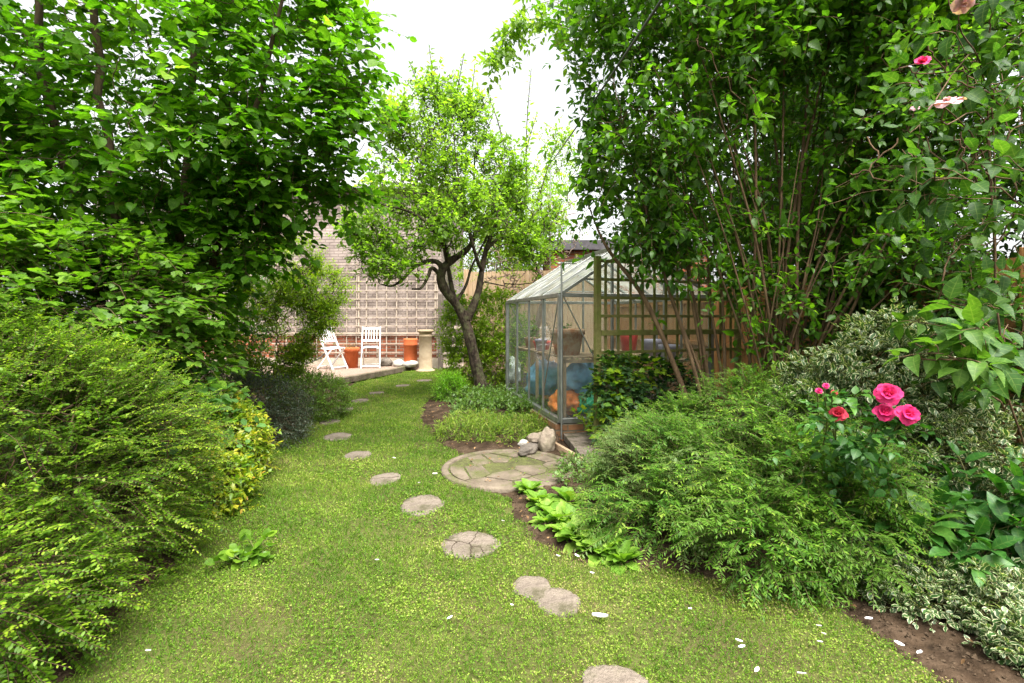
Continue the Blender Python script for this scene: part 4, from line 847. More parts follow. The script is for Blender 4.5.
# left side -----------------------------------------------------------------
shrub('box_honeysuckle', 'broad yellow green shrub of tiny leaves filling the lower left corner', 'shrub',
      [((-2.55, 2.45, .50), (1.0, 1.0, .82)), ((-2.2, 1.75, .30), (.72, .62, .42)), ((-3.1, 2.6, .8), (.8, .8, .72)), ((-2.5, 2.7, .28), (.55, .45, .34))], (-2.6, 2.4, 0), 5600, .25, 'lonicera', T_OVAL, .0185, 32, 11,
      mode='flatpair', ang=62, up=.8, upd=.32, flat=.25, droop=.22, wid=(1.0, 1.4), shoot_r=.0011, nin=1100, stems=14, ntw=120, bark='twigred', gap=(-.48, 2.0), gf=3.4, pull=(.30, -.12, .05), jit=.20, ts=3.2, tipc=.55)
shrub('golden_shrub', 'low golden yellow leaved shrub at the left lawn edge', 'shrub', [((-2.34, 3.95, .30), (.36, .46, .32)), ((-2.62, 4.15, .42), (.40, .45, .34)), ((-2.06, 3.45, .15), (.28, .33, .22))], (-2.3, 4.0, 0), 1300, .18, 'gold', T_OVATE, .046, 11, 12, tipc=.4,
      wid=(.9, 1.3), nin=200, up=.75, gap=(-.7, 1.0), gf=3.5)
shrub('broad_leaf_shrub', 'blue green round leaved shrub between the golden and box shrubs', 'shrub', [((-2.62, 3.75, .66), (.38, .4, .24)), ((-2.30, 3.55, .46), (.28, .3, .2))], (-2.6, 3.7, 0), 80, .28, 'broad', T_ROUND, .085, 7, 13,
      up=.85, ang=62, petiole=.5, droop=.1, ntw=16, stems=5, shoot_r=.003)
shrub('arching_shrub', 'mid green arching shrub with lobed leaves in front of the hazel', 'shrub', [((-3.35, 3.7, 1.35), (1.05, .85, .72)), ((-2.95, 4.2, .85), (.55, .6, .55)), ((-3.9, 3.2, 1.75), (.8, .8, .6))], (-3.3, 3.9, 0), 900, .45, 'arch', T_LOBED, .072, 11, 14,
      mode='distichous', up=.85, upd=.3, flat=.25, droop=.35, nin=260, shoot_r=.0025, ntw=60, stems=12, stem_r=.014, bark='twigred', gap=(-.55, 3.0), gf=2.4, petiole=.35)
# the hazel: several trunks, a crown of big round leaves
rg = np.random.default_rng(21)
HZ = (-3.75, 4.95, 0)
t = thing('hazel_tree', 'tall multi trunked tree with large round toothed leaves on the left', 'tree', HZ)
hn = []
for i, pts in enumerate([[(-3.85, 4.95, 0, .075), (-3.95, 4.85, 1.2, .06), (-4.15, 4.75, 2.4, .05), (-4.35, 4.6, 3.8, .035), (-4.3, 4.5, 5.4, .015)],
                         [(-3.75, 4.9, 0, .06), (-3.7, 4.8, 1.3, .05), (-3.75, 4.7, 2.6, .04), (-3.85, 4.6, 4.2, .03), (-3.7, 4.5, 5.6, .012)],
                         [(-3.65, 5.0, 0, .055), (-3.4, 4.95, 1.4, .045), (-3.15, 4.85, 2.8, .035), (-3.0, 4.75, 4.2, .025), (-2.8, 4.7, 5.5, .012)],
                         [(-3.6, 5.05, 0, .05), (-3.2, 5.0, 1.2, .04), (-2.75, 4.9, 2.4, .03), (-2.35, 4.8, 3.7, .022), (-2.1, 4.8, 4.9, .01)],
                         [(-3.95, 5.0, 0, .06), (-4.5, 4.8, 1.3, .05), (-5.0, 4.6, 2.6, .04), (-5.3, 4.4, 4.2, .02)],
                         [(-3.7, 5.1, 0, .04), (-3.3, 5.4, 1.6, .03), (-2.9, 5.7, 3.0, .022), (-2.6, 5.8, 4.4, .01)]]):
    p = smooth_path(pts, 22); p[:, :3] += rg.normal(0, .012, (22, 3)); trunk_mesh(p, 10, .07, i).build('trunk', M['barkdark'], t); hn += path_nodes(p)[5:]
HE = [((-3.3, 4.65, 3.55), (1.75, 1.25, 1.6)), ((-2.55, 4.75, 3.9), (1.15, 1.0, 1.7)), ((-4.1, 4.4, 2.35), (1.2, .9, .95)), ((-3.05, 4.85, 2.25), (.62, .70, .60)), ((-4.6, 4.2, 4.2), (1.2, 1.0, 1.5)), ((-3.4, 5.3, 1.5), (.50, .5, .6)), (tuple(at(300, 160, 4.7)), (.50, .6, .55)), (tuple(at(205, 255, 4.6)), (.50, .5, .50)), (tuple(at(345, 90, 4.8)), (.35, .5, 1.0)), (tuple(at(340, 185, 4.9)), (.32, .4, .22)), (tuple(at(262, 235, 4.8)), (.35, .4, .30))]
tg, _ = sample_ell(rg, HE, 420, 2.4, .6); Ps, Rs = grow(rg, hn, tg, HZ, .0035, 7, .07, .010, .02, .1); a = Arr(); tubes(a, Ps, Rs, 5); a.build('branch_canopy', M['barkdark'], t)
B, Nn = sample_ell(rg, HE, 1750, 4.0, .5, (-.58, 1.3), 1.8, .62); b2, n2 = sample_ell(rg, HE, 520, 1.6, .6); B = np.concatenate([B, b2]); Nn = np.concatenate([Nn, n2])
D = Nn * .8 + rg.normal(0, .35, B.shape) + np.array([.15, -.15, .0]); D[:, 2] *= .5; ln = rg.uniform(.3, .62, len(B)); P = make_shoots(rg, B - nrm(D) * ln[:, None] * .6, D, ln, 6, .22, .10)
c = Arr(); leaves_on(c, rg, P, 9, .098, T_HAZEL, 'distichous', 55, .12, .85, .24, .28, np.clip(.42 + .2 * coh(B, 1.5, 3) + rg.normal(0, .2, len(B)), 0, 1), taper=.3); c.build('crown', M['hazel'], t)
c = Arr(); tubes(c, P, np.linspace(.003, .0014, 6)[None].repeat(len(P), 0), 3); c.build('twig', M['barkdark'], t)
shrub('twiggy_shrub', 'upright twiggy shrub with brown bare twigs and lime green tips beside the patio', 'shrub', [((-3.35, 6.9, 1.25), (.66, .6, .85)), ((-2.74, 6.8, 1.74), (.52, .5, .34)), ((-2.90, 6.8, 1.35), (.52, .5, .30)), ((-3.45, 6.9, 2.0), (.45, .5, .42)), ((-2.95, 6.8, 2.1), (.34, .4, .32)), ((-3.3, 6.9, .8), (.5, .45, .45))], (-3.15, 6.9, 0), 2500, .30, 'lime', T_OVATE, .044, 13, 16, tipc=.4, bias=.08,
      upd=.5, out=.7, droop=.2, ntw=380, stems=18, stem_r=.018, twr=.006, bark='twigred', shoot_r=.002, gap=(-.22, 1.0), gf=3.4, pull=(.5, -.1, .05))
shrub('grey_shrub', 'dark grey shrub of tiny leaves between the golden shrub and the green mound', 'shrub', [((-2.85, 5.55, .30), (.62, .55, .42)), ((-2.55, 5.2, .16), (.42, .40, .24)), ((-3.3, 5.5, .5), (.5, .4, .4))], (-2.8, 5.5, 0), 1500, .22, 'greyleaf', T_TINY, .022, 24, 17, wid=(.7, 1.1), nin=300, droop=.35, bark='barkdark', shoot_r=.001)
shrub('green_mound', 'bright green rounded low shrub at the patio edge', 'shrub', [((-2.52, 6.55, .27), (.42, .46, .34)), ((-2.85, 6.7, .30), (.4, .4, .34))], (-2.6, 6.6, 0), 1500, .16, 'mound', T_OVATE, .021, 16, 18, nin=250)
simple_plant('lawn_weed', 'single plant of round green leaves growing in the lawn at the left edge', gr(249, 561), .14, 22, M['mound'], T_ROUND, .060, 5, .75, nl=2, up=.9, droop=.12)
shrub('boundary_hedge', 'dark green hedge closing the garden behind the left trees', 'hedge', [((-5.9, 3.0, 1.6), (.8, 2.2, 2.0)), ((-5.6, 6.5, 1.7), (.9, 2.6, 2.2)), ((-5.3, 9.0, 1.4), (.9, 1.6, 1.7)), ((-4.6, 6.3, 2.8), (.9, .9, 1.7))], (-5.7, 5.5, 0), 2600, .40, 'hedge', T_OVATE, .085, 11, 19, nin=500, stems=30, stem_r=.03, ntw=150, bark='barkdark', shoot_r=0, q=4)

# the apple tree ------------------------------------------------------------
rg = np.random.default_rng(31); AP = at(484, 398, 8.2); AP[2] = 0
t = thing('apple_tree', 'crooked dark trunked apple tree in the middle of the garden', 'tree', AP)
def pxp(rows, n): return smooth_path([(*at(r[0], r[1], r[2]), r[3]) for r in rows], n)
main = pxp([(487, 402, 8.2, .155), (482, 388, 8.2, .110), (476, 366, 8.2, .094), (471, 343, 8.17, .088), (465, 321, 8.15, .088), (457, 305, 8.1, .070), (447, 293, 8.05, .076), (441, 281, 8.0, .072), (443, 269, 8.0, .066), (452, 260, 8.1, .060), (464, 252, 8.2, .05), (473, 240, 8.3, .04), (478, 215, 8.4, .03), (474, 180, 8.5, .02), (476, 140, 8.5, .01)], 60)
trunk_mesh(main, 14, .09, 3).build('trunk', M['bark'], t); an = path_nodes(main)[30:]
LIMBS = [[(467, 319, 8.15, .085), (473, 306, 8.15, .066), (479, 289, 8.2, .055), (482, 269, 8.25, .048), (487, 247, 8.35, .040), (498, 220, 8.5, .03), (512, 195, 8.7, .02), (522, 160, 8.8, .01)],
         [(444, 270, 8.0, .05), (437, 262, 7.95, .042), (426, 262, 7.85, .037), (413, 268, 7.75, .03), (403, 279, 7.65, .024), (392, 286, 7.55, .016), (380, 284, 7.45, .008)],
         [(460, 309, 8.1, .05), (453, 293, 8.25, .04), (447, 262, 8.4, .034), (440, 232, 8.5, .028), (428, 198, 8.5, .02), (420, 160, 8.4, .01)],
         [(441, 276, 8.0, .04), (432, 268, 7.8, .03), (428, 277, 7.7, .026), (421, 288, 7.6, .02), (412, 289, 7.5, .012)],
         [(449, 264, 8.05, .045), (444, 245, 7.8, .036), (430, 225, 7.6, .03), (410, 212, 7.5, .022), (385, 205, 7.4, .012), (365, 200, 7.3, .006)],
         [(482, 270, 8.25, .035), (478, 262, 8.0, .03), (470, 235, 7.8, .025), (462, 200, 7.7, .018), (455, 150, 7.7, .010), (452, 105, 7.7, .005)],
         [(486, 250, 8.3, .035), (497, 240, 8.5, .028), (512, 237, 8.8, .022), (530, 232, 9.1, .014), (545, 222, 9.3, .007)],
         [(456, 303, 8.1, .03), (466, 285, 8.35, .024), (472, 266, 8.5, .02), (485, 240, 8.8, .015), (500, 205, 9.0, .008)]]
for i, rows in enumerate(LIMBS):
    p = pxp(rows, 26); trunk_mesh(p, 9, .08, i + 10).build('limb', M['bark'], t); an += path_nodes(p)[4:]
def ep(px, py, Y, rx, ry, rz): return (tuple(at(px, py, Y)), (rx, ry, rz))
AE = [ep(432, 195, 8.1, 1.35, 1.15, .95), ep(430, 135, 8.2, 1.0, .9, .85), ep(512, 205, 8.7, .70, .65, .85), ep(385, 238, 7.6, .75, .6, .48), ep(455, 215, 7.7, .9, .6, .5), ep(525, 235, 8.7, .40, .4, .50), ep(440, 90, 8.1, .32, .3, .45), ep(392, 268, 7.5, .52, .45, .20), ep(365, 225, 7.5, .40, .4, .35), ep(535, 255, 8.6, .35, .4, .35), ep(500, 165, 8.6, .5, .5, .5), ep(548, 225, 9.0, .35, .35, .45), ep(470, 110, 8.3, .4, .4, .5), ep(390, 120, 8.0, .4, .4, .4)]
tg, _ = sample_ell(rg, AE, 820, 2.2, 1.2); Ps, Rs = grow(rg, an, tg, AP, .0075, 8, .16, .013, .026, .1); a = Arr(); tubes(a, Ps, Rs, 5); a.build('branch_canopy', M['bark'], t)
B, Nn = sample_ell(rg, AE, 1800, 2.4, 1.0, (-.02, 2.0), 2.7, .40); b2 = tg + rg.normal(0, .04, tg.shape); B = np.concatenate([B, b2]); Nn = np.concatenate([Nn, rg.normal(0, 1, tg.shape)])
D = nrm(Nn) * .6 + rg.normal(0, .4, B.shape) + np.array([0, 0, .55]); ln = rg.uniform(.14, .34, len(B)); P = make_shoots(rg, B - nrm(D) * ln[:, None] * .5, D, ln, 6, .15, .12)
c = Arr(); leaves_on(c, rg, P, 10, .078, T_OVATE, 'spiral', 50, .1, .55, .35, .25, np.clip(.45 + .2 * coh(B, 1.8, 5) + rg.normal(0, .22, len(B)), 0, 1), wid=(.9, 1.25))
# long water shoots at the top and right
sb = np.array([at(450, 130, 8.1), at(440, 120, 8.2), at(527, 190, 8.8), at(522, 170, 8.8), at(462, 140, 8.2), at(428, 110, 8.1), at(410, 150, 8.0), at(538, 200, 9.0), at(505, 150, 8.7)]); st = np.array([at(462, 62, 8.1), at(428, 52, 8.2), at(524, 62, 8.8), at(535, 110, 8.8), at(480, 75, 8.2), at(412, 68, 8.1), at(380, 95, 8.0), at(557, 140, 9.0), at(490, 85, 8.7)])
Lw = np.linalg.norm(st - sb, axis=1); Pw = make_shoots(rg, sb, st - sb, Lw, 10, .0, .05); leaves_on(c, rg, Pw, 40, .095, T_OVATE, 'spiral', 62, .2, .5, .3, .25, wid=(.9, 1.2)); c.build('crown', M['apple'], t)
a = Arr(); tubes(a, Pw, np.linspace(.013, .006, 10)[None].repeat(len(Pw), 0), 5); tubes(a, P, np.linspace(.003, .0015, 6)[None].repeat(len(P), 0), 3); a.build('twig', M['bark'], t)

shrub('lime_shrub', 'lime green leafy shrub growing behind the apple trunk', 'shrub', [((-.95, 9.2, 1.15), (.38, .4, .62)), ((-.28, 9.2, 1.25), (.62, .5, .62)), ((-.15, 9.0, .6), (.40, .35, .5)), ((-.85, 9.0, .5), (.3, .3, .4))], (-.5, 9.3, 0), 1500, .28, 'lime', T_OVATE, .062, 10, 41, bark='barkbrown', stems=8, wid=(1, 1.3), gap=(-.7, 1), gf=2)
rg = np.random.default_rng(42); t = thing('gnarled_climber', 'tangled bare pale branched climber above the back fence', 'climber', (.6, 10.35, 0)); p = smooth_path([(.6, 10.35, 0, .07), (.5, 10.3, 1.0, .06), (.65, 10.2, 1.9, .05), (.4, 10.1, 2.6, .035)], 18); trunk_mesh(p, 9, .1, 4).build('trunk', M['barkpink'], t)
CE = [((.30, 9.9, 2.75), (1.1, .45, .75)), ((-.1, 9.9, 2.2), (.6, .4, .4)), ((1.0, 10.0, 3.3), (.5, .4, .6))]; tg, _ = sample_ell(rg, CE, 260, 1.8, .5); Ps, Rs = grow(rg, path_nodes(p)[6:], tg, (.6, 10.35, 1.4), .008, 9, .22, .022, .035); a = Arr(); tubes(a, Ps, Rs, 5); a.build('branch_canopy', M['barkpink'], t)
B, Nn = sample_ell(rg, CE, 130, 3); P = make_shoots(rg, B, Nn + rg.normal(0, .3, B.shape), rg.uniform(.1, .25, len(B)), 5); c = Arr(); leaves_on(c, rg, P, 8, .05, T_OVATE); c.build('foliage', M['lime'], t)

# ground cover and clumps near the tree
shrub('bright_clump', 'bright green feathery clump at the foot of the apple tree', 'plant', [((-.98, 8.0, .17), (.24, .24, .30))], (-.98, 8.0, 0), 300, .26, 'fern', T_LANCE, .055, 14, 51, upd=.8, droop=.3, stems=6, ntw=12, shoot_r=.0015, wid=(.8, 1.2))
def low_plants(name, label, pts, E_r, n, L, leafm, tpl, size, nl, seed, **k):
    E = [((*gr(x, y)[:2], .05), E_r) for x, y in pts]; r = np.mean([e[0] for e in E], 0); return shrub(name, label, 'plant', E, (r[0], r[1], 0), n, L, leafm, tpl, size, nl, seed, zmin=.015, ntw=6, stems=4, stem_r=.004, twr=.002, bark='twig', **k)
low_plants('ground_cover', 'grey green leafy ground cover between the apple trunk and the greenhouse', [(470, 404), (492, 402), (512, 407), (528, 416), (500, 415), (478, 414)], (.36, .42, .20), 620, .2, 'cover', T_OVATE, .055, 9, 52, wid=(.9, 1.2))
low_plants('ground_cover', 'bright grassy ground cover just behind the rocks and paved disc', [(462, 436), (485, 438), (508, 440), (492, 430), (520, 432), (470, 425), (540, 428)], (.30, .30, .10), 900, .2, 'grass', T_LANCE, .06, 9, 53, upd=.5, wid=(.5, .9))
low_plants('ground_cover', 'small leafed weeds at the right rim of the paved disc', [(572, 470), (580, 478), (568, 486), (590, 468)], (.11, .14, .08), 110, .12, 'cover', T_OVATE, .035, 8, 54)

# the primulas
PR = [(541, 500, .14, 'light green leafy rosette against the right rim of the paved disc'), (560, 518, .15, 'light green leafy rosette, second from the paved disc'), (582, 537, .17, 'largest light green rosette with upright leaves at the lawn edge'),
      (530, 487, .13, 'small light green rosette touching the front rim of the paved disc'), (570, 500, .16, 'light green rosette between the paved disc and the feathery mound'),
      (548, 509, .13, 'pale rosette behind the bare soil patch, between two larger ones'), (575, 520, .15, 'light green rosette against the left foot of the feathery mound'), (612, 540, .14, 'light green rosette pressed under the feathery mound'), (568, 532, .13, 'small rosette on the lawn side of the largest rosette'), (590, 548, .12, 'small rosette at the lawn edge, next to the one nearest the camera'),
      (603, 550, .15, 'light green rosette at the lawn edge nearest the camera'), (549, 520, .12, 'small light green rosette over the bare soil patch'), (596, 528, .15, 'light green rosette half under the feathery shrub'), (623, 558, .12, 'small light green rosette tucked under the feathery shrub')]
for i, (px, py, h, lab) in enumerate(PR):
    rg = np.random.default_rng(60 + i); c = gr(px, py + 6); n = 32; t = thing('primula', lab, 'plant', c, 0, 'leafy rosettes beside the paved disc')
    az = np.arange(n) * 2.4 + rg.uniform(0, 6); el = np.linspace(.15, 1.15, n) + rg.normal(0, .1, n); X = np.column_stack([np.cos(az) * np.cos(el), np.sin(az) * np.cos(el), np.sin(el)]); Z = np.column_stack([-np.cos(az) * np.sin(el), -np.sin(az) * np.sin(el), np.cos(el)]) + rg.normal(0, .15, (n, 3))
    a = Arr(); put(a, T_PRIM, np.array(c) + X * .01, X, Z, h * rg.uniform(.55, 1.05, n), rg.uniform(.1, 1, n), rg.uniform(.85, 1.1, n)); a.build('foliage', M['primula'], t)

# right side: feathery mounds -------------------------------------------------
fk = dict(mode='flatpair', ang=54, up=.80, upd=.35, out=.9, droop=.24, wig=.10, flat=.30, pull=(-.30, -.30, .0), tipc=.6, shoot_r=.0015, bark='twig', stems=12, ntw=70, nin=500, jit=.16, wid=(1.2, 1.7), ts=2.4)
shrub('feathery_shrub', 'feathery green mound beside the primulas and stone slab', 'shrub', [((1.02, 3.30, .27), (.48, .58, .40)), ((1.0, 3.75, .22), (.36, .40, .30)), ((.80, 2.92, .18), (.36, .36, .26))], (.95, 3.4, 0), 1250, .25, 'feather', T_LANCE, .031, 26, 71, gap=(-.15, 1.5), gf=3.4, **fk)
shrub('feathery_shrub', 'feathery mound behind, under the green trellis and tall stems', 'shrub', [((1.50, 4.10, .34), (.62, .50, .36)), ((1.95, 4.0, .48), (.6, .5, .46)), ((2.35, 3.7, .45), (.45, .45, .45))], (1.5, 4.2, 0), 1350, .28, 'feather2', T_LANCE, .034, 26, 72, gap=(-.15, 2.5), gf=3.4, **fk)
shrub('feathery_shrub', 'largest feathery mound, below the pink roses', 'shrub', [((1.45, 2.85, .30), (.55, .55, .46)), ((1.75, 3.2, .45), (.5, .5, .42)), ((1.20, 2.5, .20), (.38, .30, .28)), ((1.62, 2.5, .26), (.32, .3, .32)), ((1.95, 2.95, .48), (.40, .36, .40)), ((1.85, 2.55, .38), (.25, .22, .26))], (1.5, 2.9, 0), 2100, .25, 'feather2', T_LANCE, .030, 26, 73, gap=(-.15, 3.5), gf=3.6, **fk)
# variegated
vk = dict(mode='spiral', ang=50, up=.6, upd=.5, out=.8, droop=.15, bark='twig', wid=(1.0, 1.3), nin=120)
shrub('variegated_shrub', 'low white edged variegated shrub at the bottom right corner', 'shrub', [((1.86, 2.28, .07), (.24, .22, .14)), ((2.08, 2.10, .09), (.26, .22, .17)), ((1.72, 2.46, .06), (.20, .16, .13)), ((1.98, 1.86, .07), (.17, .15, .14))], (1.95, 2.2, 0), 560, .11, 'vari', T_VARI, .034, 11, 81, gap=(-.7, 1), gf=4, **vk)
shrub('variegated_shrub', 'white edged variegated shrub climbing the orange fence above the roses', 'shrub', [((2.38, 3.2, .98), (.36, .26, .30)), ((2.75, 3.6, 1.12), (.30, .24, .22)), ((2.15, 3.4, .80), (.32, .28, .26)), ((2.75, 3.3, .75), (.3, .25, .3))], (2.5, 3.5, 0), 700, .17, 'vari', T_VARI, .056, 10, 82, gap=(-.12, 2), gf=4, **vk)
shrub('variegated_shrub', 'shaded variegated shrub between the pink roses and the glossy leaves', 'shrub', [((2.45, 2.95, .42), (.45, .38, .34)), ((2.1, 2.9, .45), (.3, .3, .25)), ((2.75, 2.75, .5), (.35, .35, .3))], (2.4, 3.0, 0), 560, .15, 'vari', T_VARI, .043, 10, 83, gap=(-.5, 3), gf=3, **vk)
shrub('glossy_shrub', 'dark glossy broad leaved plant at the right edge above the variegated shrub', 'shrub', [((2.12, 2.36, .26), (.32, .22, .14)), ((2.45, 2.40, .38), (.3, .3, .2))], (2.3, 2.45, 0), 42, .22, 'glossy', T_BROAD, .125, 8, 84, up=.8, ang=65, upd=.6, droop=.2, stems=6, ntw=16, bark='twig', shoot_r=.003, nin=12)
# ivy on the trellis
shrub('trellis_ivy', 'dark and light green ivy climbing the foot of the green trellis', 'ivy', [((1.05, 5.00, .62), (.26, .16, .36)), ((1.40, 5.16, .62), (.40, .18, .34)), ((1.1, 4.95, .25), (.30, .22, .25)), ((1.75, 5.25, .55), (.3, .18, .3))], (1.2, 5.05, 0), 420, .24, 'ivy', T_IVY, .062, 8, 85, up=.25, upd=.15, pull=(0, -.5, 0), mode='distichous', petiole=.4, nin=60, stems=8, bark='barkbrown', shoot_r=.002, bias=.06, tipc=.4)
shrub('bright_vine', 'fresh yellow green lobed vine leaves around the trellis post', 'vine', [((.98, 4.93, .55), (.14, .10, .36)), ((1.25, 5.02, .82), (.25, .10, .14)), ((1.05, 4.85, .22), (.22, .14, .18))], (1.0, 4.95, 0), 60, .22, 'lime', T_IVY, .066, 7, 86, up=.3, upd=.2, pull=(0, -.5, 0), mode='distichous', petiole=.4, stems=4, ntw=14, bark='twig')

# the tall many stemmed shrub -------------------------------------------------
rg = np.random.default_rng(91); TS = np.array([2.35, 4.45, 0.0]); t = thing('tall_shrub', 'tall many stemmed shrub arching over the greenhouse trellis', 'shrub', TS); tn = []
tops = [(640, 90, 4.3), (668, 60, 4.2), (690, 20, 4.1), (712, 70, 4.6), (725, 0, 4.3), (742, 40, 4.7), (755, -30, 4.2), (772, 0, 4.6), (790, -60, 4.3), (800, 30, 4.9), (815, -20, 4.4), (830, 20, 4.8), (846, -50, 4.3), (862, 10, 4.6), (880, 40, 4.5), (900, 0, 4.2), (920, 60, 4.4), (945, 30, 4.2), (705, 120, 5.0), (780, 90, 5.1), (850, 110, 5.0), (825, 130, 4.2)] + [(905, 205, 4.0), (935, 170, 3.8), (965, 215, 3.7), (1000, 130, 3.7), (1010, 230, 3.6), (945, 110, 3.9)] + [(650 + 15 * q, 60 + (q * 53) % 110, 4.1 + (q * 37 % 10) * .09) for q in range(22)]
for i, (px, py, Y) in enumerate(tops):
    b0 = TS + np.array([rg.normal(0, .13), rg.normal(0, .10), 0]); e = at(px, py, Y); mid = b0 * .5 + e * .5; mid[0] = b0[0] + (e[0] - b0[0]) * .36 + rg.normal(0, .04); r = rg.uniform(.009, .017) if i < 28 else rg.uniform(.005, .009)
    p = smooth_path([(*b0, r), (*(b0 * .75 + mid * .25 + (0, 0, .15) + rg.normal(0, .02, 3)), r * .95), (*mid, r * .85), (*(mid * .45 + e * .55 + rg.normal(0, .03, 3)), r * .6), (*e, .004)], 20); trunk_mesh(p, 7, .06, i).build('stem', M['barkbrown'], t); tn += path_nodes(p)[7:]
TS2 = np.array([1.92, 4.62, 0.])
for i, (px, py, Y, mp) in enumerate([(588, 205, 4.5, (645, 300, 4.6)), (640, 150, 4.5, (668, 290, 4.6)), (612, 120, 4.4, (660, 262, 4.5)), (690, 130, 4.5, (690, 280, 4.6)), (715, 170, 4.8, (708, 285, 4.7)), (660, 100, 4.7, (684, 250, 4.7)), (735, 120, 4.5, (722, 270, 4.6))]):
    b0 = TS2 + np.array([rg.normal(0, .07), rg.normal(0, .06), 0]); e = at(px, py, Y); md = at(*mp); r = rg.uniform(.013, .022) if i else .026
    p = smooth_path([(*b0, r * 1.1), (*(b0 * .5 + md * .5 + (.03, 0, .02)), r), (*md, r * .8), (*(md * .4 + e * .6 + rg.normal(0, .03, 3)), r * .55), (*e, .004)], 20); trunk_mesh(p, 7, .06, i + 40).build('stem', M['barkbrown'], t); tn += path_nodes(p)[8:]
TE = [ep(690, 80, 4.4, .95, .75, .95), ep(640, 150, 4.4, .52, .5, .72), ep(780, 30, 4.5, 1.1, .8, .9), ep(880, 60, 4.3, .9, .7, .85), ep(700, -60, 4.3, 1.1, .9, .9), ep(850, -80, 4.2, 1.2, .9, .9), ep(650, 225, 4.5, .45, .35, .28), ep(610, 20, 4.5, .45, .5, .7), ep(880, 210, 4.6, .55, .4, .35), ep(950, 150, 4.0, .45, .4, .35), ep(960, 60, 4.0, .8, .6, .7), ep(870, 130, 4.2, .5, .4, .6), ep(920, 250, 3.9, .45, .3, .35), ep(840, 240, 4.5, .4, .3, .3), ep(590, 160, 4.4, .25, .3, .5), ep(605, 222, 4.5, .28, .28, .30), ep(665, 245, 4.55, .3, .25, .22), ep(700, 215, 4.6, .5, .35, .30), ep(790, 205, 4.7, .65, .4, .38), ep(740, 270, 4.7, .4, .25, .22), ep(850, 285, 4.5, .35, .25, .25)]
tg, _ = sample_ell(rg, TE, 520, 2.2, 1.2); Ps, Rs = grow(rg, tn, tg, TS, .0035, 7, .10, .011, .014, .1); a = Arr(); tubes(a, Ps, Rs, 5); a.build('branch_canopy', M['barkbrown'], t)
B, Nn = sample_ell(rg, TE, 3100, 3.4, 1.0, (-.50, 1.0), 2.1, .55); b2, n2 = sample_ell(rg, TE, 700, 1.5, 1.2); B = np.concatenate([B, b2]); Nn = np.concatenate([Nn, n2]); D = Nn * .7 + rg.normal(0, .4, B.shape) + np.array([-.1, -.2, .1]); ln = rg.uniform(.2, .42, len(B)); P = make_shoots(rg, B - nrm(D) * ln[:, None] * .5, D, ln, 6, .35, .1)
# sparse shoots low on the stems
lo = np.array([n[0] for n in tn]); lo = lo[(lo[:, 2] > .7) & (lo[:, 2] < 2.3)]; lo = lo[rg.choice(len(lo), min(190, len(lo)), False)]; Pl = make_shoots(rg, lo, rg.normal(0, 1, lo.shape) * (1, 1, .3) + (-.1, -.4, .2), rg.uniform(.18, .5, len(lo)), 6, .4)
P = np.concatenate([P, Pl]); c = Arr(); leaves_on(c, rg, P, 8, .092, T_OVATE, 'opposite', 58, .1, .6, .32, .15, np.clip(.42 + .2 * coh(P[:, 0], 1.7, 2) + rg.normal(0, .22, len(P)), 0, 1), wid=(.95, 1.25)); c.build('crown', M['tall'], t)
a = Arr(); tubes(a, P, np.linspace(.0025, .0013, 6)[None].repeat(len(P), 0), 3); a.build('twig', M['barkbrown'], t)
# arching spray at the top of the picture
rg = np.random.default_rng(95); sp = smooth_path([(*at(640, 20, 5.0), .012), (*at(600, 34, 5.0), .010), (*at(565, 26, 5.0), .008), (*at(538, 19, 5.05), .006), (*at(518, 24, 5.1), .005), (*at(503, 42, 5.1), .004), (*at(494, 62, 5.1), .002)], 26); a = Arr(); tubes(a, sp[None, :, :3], sp[None, :, 3], 5)
B = sp[4:, :3]; B = np.repeat(B, 5, 0)[rg.uniform(0, 1, len(B) * 5) < .75]; D = rg.normal(0, .7, B.shape) + (0, 0, -.35); Pq = make_shoots(rg, B, D, rg.uniform(.08, .24, len(B)), 5, .4); e2 = make_shoots(rg, np.array([at(605, 40, 4.9), at(590, 5, 5.0), at(570, 0, 5.0), at(545, -5, 5.0), at(612, 60, 4.8)]), np.array([(-1, 0, -.12), (-1, 0, .25), (-.8, 0, .1), (-1, 0, .1), (-.9, .1, -.3)]), np.array([.42, .4, .5, .4, .45]), 8, .2); 
tubes(a, e2, np.linspace(.004, .002, 8)[None].repeat(5, 0), 4); a.build('arching_branch', M['barkbrown'], t); c = Arr(); leaves_on(c, rg, Pq, 9, .085, T_OVATE, 'spiral', 55, .1, .3, .4, .2); leaves_on(c, rg, e2, 30, .085, T_OVATE, 'spiral', 60, .15, .3, .4, .2); c.build('arching_foliage', M['apple'], t)

